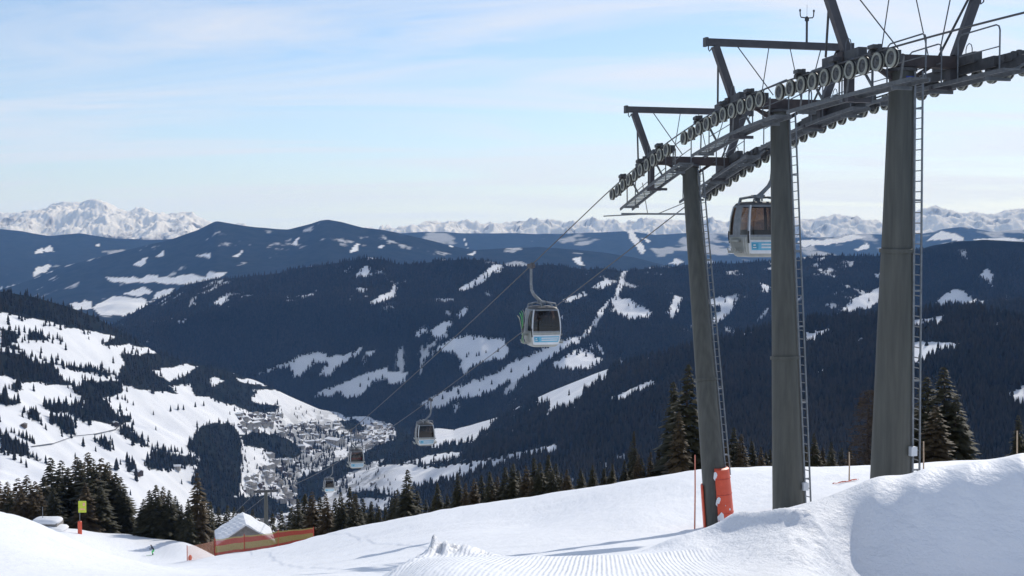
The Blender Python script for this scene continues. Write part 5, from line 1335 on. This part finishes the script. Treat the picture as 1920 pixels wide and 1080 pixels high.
tree(1272, 770, 97, 1.35, 'b', 'lower brownish spruce filling the foot of the two biggest spruces', 'big spruces behind the left tower')
row(((1358, 828, 102, 1.0, 'b'), (1374, 800, 104, 1.0, 'd'), (1392, 812, 100, 1.0, 'b'), (1410, 826, 104, 1.0, 'd'), (1428, 838, 100, 1.0, 'b'), (1444, 842, 104, 1.0, 'd')),
    'between the left and middle lift towers', 'spruces between the left and middle towers', 1.3, 1)
row(((1508, 836, 104, 1.0, 'd'), (1526, 812, 102, 0.9, 'd'), (1542, 838, 104, 1.0, 'b'), (1560, 828, 102, 1.0, 'd'), (1578, 840, 104, 1.0, 'd'), (1594, 836, 102, 1.0, 'b')),
    'between the middle and right lift towers', 'spruces between the middle and right towers', 1.3, 1)
tree(1626, 728, 98, 1.35, 'l', 'bare brown larch just left of the right lift tower', None)
tree(1652, 745, 102, 1.2, 'l', 'bare brown larch mostly hidden behind the right lift tower', None)
tree(1738, 705, 96, 1.6, 'd', 'left one of the two big spruces right of the right tower', 'big spruces right of the towers')
tree(1768, 686, 98, 1.6, 'd', 'taller right one of the two big spruces right of the right tower', 'big spruces right of the towers')
row(((1752, 760, 92, 1.2, 'b'), (1790, 742, 96, 1.0, 'd'), (1806, 782, 98, 1.0, 'd'), (1718, 760, 100, 1.0, 'd')), 'of the lower ones around the right big pair', 'big spruces right of the towers', 1.7)
tree(1908, 778, 96, 1.25, 'd', 'dark spruce cut by the right edge of the picture', None)

# ------------------------------------------------------------------ far conifers: merged woods plus single trees on the sunlit flank
def cone_forest(name, L, cand, hrange, wr=0.20, keep=None, spill=2.2):
    P_, Hh = [], []
    for px, py in cand:
        r = surf_at(L, px, py)
        if r is None: continue
        p, sn = r
        q = surf_at(L, px + random.gauss(0, spill), py + random.gauss(0, spill * 0.8))
        if q is not None: sn = q[1]
        if keep is not None and not keep(px, py, sn): continue
        P_.append(p); Hh.append(random.uniform(*hrange))
    return P_, Hh
def merge_cones(name, P_, Hh, wr=0.2):
    P_ = np.array([tuple(p) for p in P_]); Hh = np.array(Hh); n = len(P_); k = 5
    ang = np.arange(k) * 2 * np.pi / k
    tiers = ((0.02, 1.0, 0.62), (0.38, 0.68, 1.0))
    V_, F_ = [], []
    rot = rng.random(n) * 6.28; vo = 0
    for z0, rr, z1 in tiers:
        ring = np.stack([np.cos(ang[None] + rot[:, None]) * (Hh * wr * rr)[:, None] + P_[:, 0:1], np.sin(ang[None] + rot[:, None]) * (Hh * wr * rr)[:, None] + P_[:, 1:2], np.broadcast_to((P_[:, 2] + Hh * z0 - 1.0)[:, None], (n, k))], -1)
        tip = P_ + np.stack([np.zeros(n), np.zeros(n), Hh * z1 - 1.0], -1)
        blk = np.concatenate([ring, tip[:, None]], 1).reshape(-1, 3); V_.append(blk)
        base = vo + np.arange(n)[:, None] * (k + 1)
        i = np.arange(k)[None]
        F_.append(np.stack([base + i, base + (i + 1) % k, np.broadcast_to(base + k, (n, k))], -1).reshape(-1, 3)); vo += len(blk)
    me = fast_mesh(name, np.concatenate(V_), np.concatenate(F_), M_farconifer, False)
    o = link(name, me); o['kind'] = 'stuff'
    return o
# left flank and valley
cand = [(random.uniform(-60, 780), random.uniform(545, 1040)) for _ in range(16000)]
def keep_clump(px, py, sn): return sn < 0.5 or (random.random() < 0.012 and px < 440)
PA, HA = cone_forest('woods', LV, cand, (10, 22), keep=keep_clump, spill=4.0)
# 200 of them that show largest become single trees
idx = sorted(range(len(PA)), key=lambda i: -HA[i] / PA[i].y)
vis = [i for i in idx if abs(PA[i].x / PA[i].y) < 0.4 and PA[i].z / PA[i].y > -0.212 and PA[i].x / PA[i].y < -0.25][:150]
vs_ = set(vis)
cb = MB()
for z0, rr, z1 in ((0.03, 0.2, 0.5), (0.25, 0.155, 0.78), (0.5, 0.10, 1.0)):
    n = 7; o = len(cb.v)
    for i in range(n): cb.v.append((math.cos(i * 6.2832 / n) * rr * (1 + 0.25 * (i % 2)), math.sin(i * 6.2832 / n) * rr * (1 + 0.25 * (i % 2)), z0))
    cb.v.append((0, 0, z1)); cb.f += [(o + i, o + (i + 1) % n, o + n) for i in range(n)]; cb.m += [0] * n
cb.tube([(0, 0, -0.06), (0, 0, 0.2)], 0.02, 5)
ME_fc = cb.mesh('conifer', M_farconifer)
for i in vis:
    o = link('conifer', ME_fc, None, loc=PA[i]); o.scale = (HA[i], HA[i], HA[i]); o.rotation_euler = (0, 0, random.random() * 6)
    tag(o, 'small dark conifer in the tree clumps on the sunlit left hillside', 'tree', 'conifers on the sunlit left hillside')
# lone trees and hedgerows on the open fields of the flank
lone = []
for (x0, y0, x1, y1, n) in ((8, 560, 14, 558, 3), (30, 575, 42, 572, 3), (78, 614, 128, 606, 9), (150, 616, 160, 628, 5), (60, 668, 130, 690, 7), (205, 700, 215, 706, 3), (175, 825, 210, 850, 8), (150, 690, 200, 700, 8), (60, 635, 82, 636, 4), (30, 640, 118, 645, 6), (220, 748, 250, 760, 5), (270, 725, 310, 730, 4), (235, 770, 250, 800, 4), (320, 772, 390, 760, 6), (95, 636, 120, 640, 5), (160, 608, 172, 622, 4), (250, 822, 290, 845, 8), (300, 845, 345, 850, 7), (20, 810, 70, 835, 9), (5, 850, 60, 880, 6)):
    for k in range(n):
        f = (k + random.random() * 0.8) / n; r = surf_at(LV, x0 + (x1 - x0) * f + random.uniform(-2, 2), y0 + (y1 - y0) * f + random.uniform(-2, 2))
        if r: lone.append(r[0])
for p in lone:
    h = random.uniform(9, 17); o = link('conifer', ME_fc, None, loc=p); o.scale = (h, h, h)
    tag(o, 'lone dark conifer or hedge tree on the white fields of the left hillside', 'tree', 'lone trees on the left fields')
# woods on the dark spurs on the right
cand = [(random.uniform(770, 1980), random.uniform(570, 990)) for _ in range(42000)]
cand2 = [(random.uniform(430, 745), random.uniform(765, 1005)) for _ in range(480)]
PV, HV = cone_forest('woods', LV, cand2, (7, 14), keep=lambda px, py, sn: sn > 0.5)
PB, HB = cone_forest('woods', LV, cand, (14, 24), keep=lambda px, py, sn: sn < 0.5 or random.random() < 0.008)
merge_cones('woods', [PA[i] for i in range(len(PA)) if i not in vs_] + PB + PV, [HA[i] for i in range(len(PA)) if i not in vs_] + HB + HV, 0.2)
# woods on the mountain across the valley
cand = [(random.uniform(200, 1980), random.uniform(470, 810)) for _ in range(80000)]
PC, HC = cone_forest('woods', L3, cand, (12, 23), keep=lambda px, py, sn: sn < 0.45 or random.random() < 0.010)
merge_cones('mountain_woods', PC, HC, 0.24)
# ------------------------------------------------------------------ village in the valley
def house_mesh(w, l, h, rise, wallm, roofm, chimney=True):
    m = MB(); ov = 0.9
    g = [(-w / 2, -l / 2), (w / 2, -l / 2), (w / 2, l / 2), (-w / 2, l / 2)]
    m.add([(x, y, -3) for x, y in g] + [(x, y, h) for x, y in g] + [(0, -l / 2, h + rise), (0, l / 2, h + rise)], [(0, 1, 5, 8, 4), (1, 2, 6, 5), (2, 3, 7, 9, 6), (3, 0, 4, 7)], 0)
    for sg in (-1, 1):
        k = rise / (w / 2); x1 = sg * (w / 2 + ov); z1 = h - k * ov
        m.add([(0, -l / 2 - ov, h + rise + .1), (0, l / 2 + ov, h + rise + .1), (x1, l / 2 + ov, z1 + .1), (x1, -l / 2 - ov, z1 + .1), (0, -l / 2 - ov, h + rise + .7), (0, l / 2 + ov, h + rise + .7), (x1, l / 2 + ov, z1 + .6), (x1, -l / 2 - ov, z1 + .6)],
              [(0, 1, 2, 3), (7, 6, 5, 4), (0, 3, 7, 4), (1, 5, 6, 2), (3, 2, 6, 7)], 1)
    for fl in range(max(1, int(h / 2.8))):
        z = 1.5 + fl * 2.8
        for q in range(3):
            x = (q - 1) * w * 0.3; m.box((x, -l / 2 - 0.03, z), (1.1, 0.12, 1.3), None, 2)
        for q in range(4):
            y = (q - 1.5) * l * 0.22
            for sg in (-1, 1): m.box((sg * (w / 2 + 0.03), y, z), (0.12, 1.1, 1.3), None, 2)
    m.box((w * 0.2, l * 0.2, h + rise * 0.75), (0.9, 0.9, 2.4), None, 0)
    return m.mesh('house', [wallm, roofm, M_pane])
HMS = [house_mesh(9, 11, 5.5, 2.4, M_housewall, M_roofsnow), house_mesh(11, 14, 7, 2.8, M_housewood, M_roofsnow), house_mesh(12, 18, 8.5, 3.0, M_housewall, M_roofsnow), house_mesh(10, 12, 6, 2.6, M_housewood, M_darkroof), house_mesh(14, 24, 10, 3.2, M_housewall, M_darkroof), house_mesh(8, 10, 5, 2.2, M_housewood, M_roofsnow), house_mesh(16, 30, 9, 2.5, M_housewall, M_roofsnow)]
VIL = [[(440, 780), (520, 772), (600, 770), (690, 790), (738, 800), (735, 845), (690, 872), (640, 895), (600, 925), (560, 985), (500, 1005), (452, 990), (458, 905), (505, 866), (500, 830), (450, 805)]]
hs = []; tries = 0
while len(hs) < 285 and tries < 20000:
    tries += 1
    px, py = random.uniform(430, 745), random.uniform(765, 1005)
    if not in_poly(np.array([px]), np.array([py]), VIL[0])[0]: continue
    den = vnoise(np.array([px / 45.]), np.array([py / 30.]), 77)[0]
    if den < 0.33: continue
    r = surf_at(LV, px, py)
    if r is None or r[1] < 0.5: continue
    if any((r[0] - q).length < 17 for q in hs): continue
    hs.append(r[0])
for k, p in enumerate(hs):
    a_, t_ = p.x / p.y, p.z / p.y; px, py = unconv(a_, t_)
    o = link('house', random.choice(HMS), None, loc=p); sc = random.uniform(0.7, 1.1); o.scale = (sc, sc, sc * random.uniform(0.9, 1.1)); o.rotation_euler = (0, 0, R(random.choice((20, 25, 60, 110, 150, 200))) + random.uniform(-.2, .2))
    if py < 815: lb = 'small snow-roofed house in the upper, farther part of the valley village'
    elif py < 880: lb = 'small snow-roofed house in the crowded middle of the valley village'
    else: lb = 'small snow-roofed house in the lower, nearer part of the valley village'
    tag(o, lb, 'house', lb.replace('small snow-roofed house', 'houses'))
# big hall with a white roof, church, farmhouses
def place_house(px, py, me, sc, rz, label):
    r = surf_at(LV, px, py)
    if r is None: return
    o = link('house', me, None, loc=r[0]); o.scale = (sc, sc, sc * 0.8); o.rotation_euler = (0, 0, R(rz)); tag(o, label, 'house')
place_house(628, 832, HMS[6], 2.1, 50, 'largest white-roofed hall in the middle of the village')
place_house(466, 908, HMS[6], 1.1, 20, 'white-roofed house by the wood left of the distant lift tower')
place_house(216, 797, HMS[1], 0.9, 30, 'white-roofed farmhouse below the wooded knoll on the left fields')
place_house(258, 890, HMS[1], 1.1, 60, 'farmhouse at the end of the hedge above the left stand of spruces')
place_house(330, 880, HMS[2], 1.0, 100, 'broad farmhouse on the lower left fields beside the wood')
place_house(45, 800, HMS[3], 0.8, 10, 'dark-roofed farmhouse among trees at the left edge')
place_house(700, 908, HMS[0], 1.1, 40, 'farmhouse on the snowfield right of the lowest cabin')
def church():
    r = surf_at(LV, 668, 822); root = thing('church', 'dark pointed church tower among the village roofs', 'church', r[0])
    m = MB(); m.box((0, 0, 9), (8, 8, 24)); m.build('tower', M_housewall, root)
    m = MB(); m.lathe((0, 0, 21), UP, [(0, 5.4), (4, 4.0), (10, 1.8), (24, 0.05)], 8); m.build('spire', M_darkroof, root)
    m = MB(); g = [(-7, 4), (7, 4), (7, 30), (-7, 30)]
    m.add([(x, y, -3) for x, y in g] + [(x, y, 10) for x, y in g] + [(0, 4, 17), (0, 30, 17)], [(0, 1, 5, 8, 4), (1, 2, 6, 5), (2, 3, 7, 9, 6), (3, 0, 4, 7), (4, 8, 9, 7), (5, 6, 9, 8)]); m.build('nave', M_darkroof, root)
church()
# dark line of the farm road across the left fields
def road(pts, w, name):
    P_ = []
    for px, py in pts:
        r = surf_at(LV, px, py)
        if r: P_.append(r[0] + UP * 1.0)
    m = MB()
    for i, p in enumerate(P_):
        t = (P_[min(i + 1, len(P_) - 1)] - P_[max(i - 1, 0)]); t.z = 0; t.normalize(); n_ = Vector((-t.y, t.x, 0)); m.v += [tuple(p - n_ * w), tuple(p + n_ * w)]
    for i in range(len(P_) - 1): m.f.append((2 * i, 2 * i + 1, 2 * i + 3, 2 * i + 2)); m.m.append(0)
    o = m.build(name, M_darkroof); o['kind'] = 'structure'
def dense(pts, n=14):
    out = []
    for i in range(len(pts) - 1):
        for k in range(n): out.append((pts[i][0] + (pts[i + 1][0] - pts[i][0]) * k / n, pts[i][1] + (pts[i + 1][1] - pts[i][1]) * k / n))
    return out + [pts[-1]]
road(dense([(58, 838), (100, 832), (140, 818), (180, 814), (216, 806), (222, 800)]), 2.2, 'farm_road')
road(dense([(470, 905), (490, 880), (500, 900), (540, 885), (560, 880)]), 2.5, 'village_road')

# ------------------------------------------------------------------ haze: the air of the valley
hm = bpy.data.materials.new('haze_air'); hm.use_nodes = True
hn = hm.node_tree; hn.nodes.clear()
ho = N(hn, 'ShaderNodeOutputMaterial'); hv = N(hn, 'ShaderNodeVolumePrincipled')
hv.inputs['Color'].default_value = (0.25, 0.50, 1.0, 1)
hv.inputs['Density'].default_value = 2.2e-5
hv.inputs['Absorption Color'].default_value = (1, 1, 1, 1)
hv.inputs['Anisotropy'].default_value = 0.0
hn.links.new(hv.outputs[0], ho.inputs['Volume'])
b = MB(); b.box((0, 13500, -55.5), (84000, 36000, 2391))
o = b.build('haze', hm); o['kind'] = 'stuff'
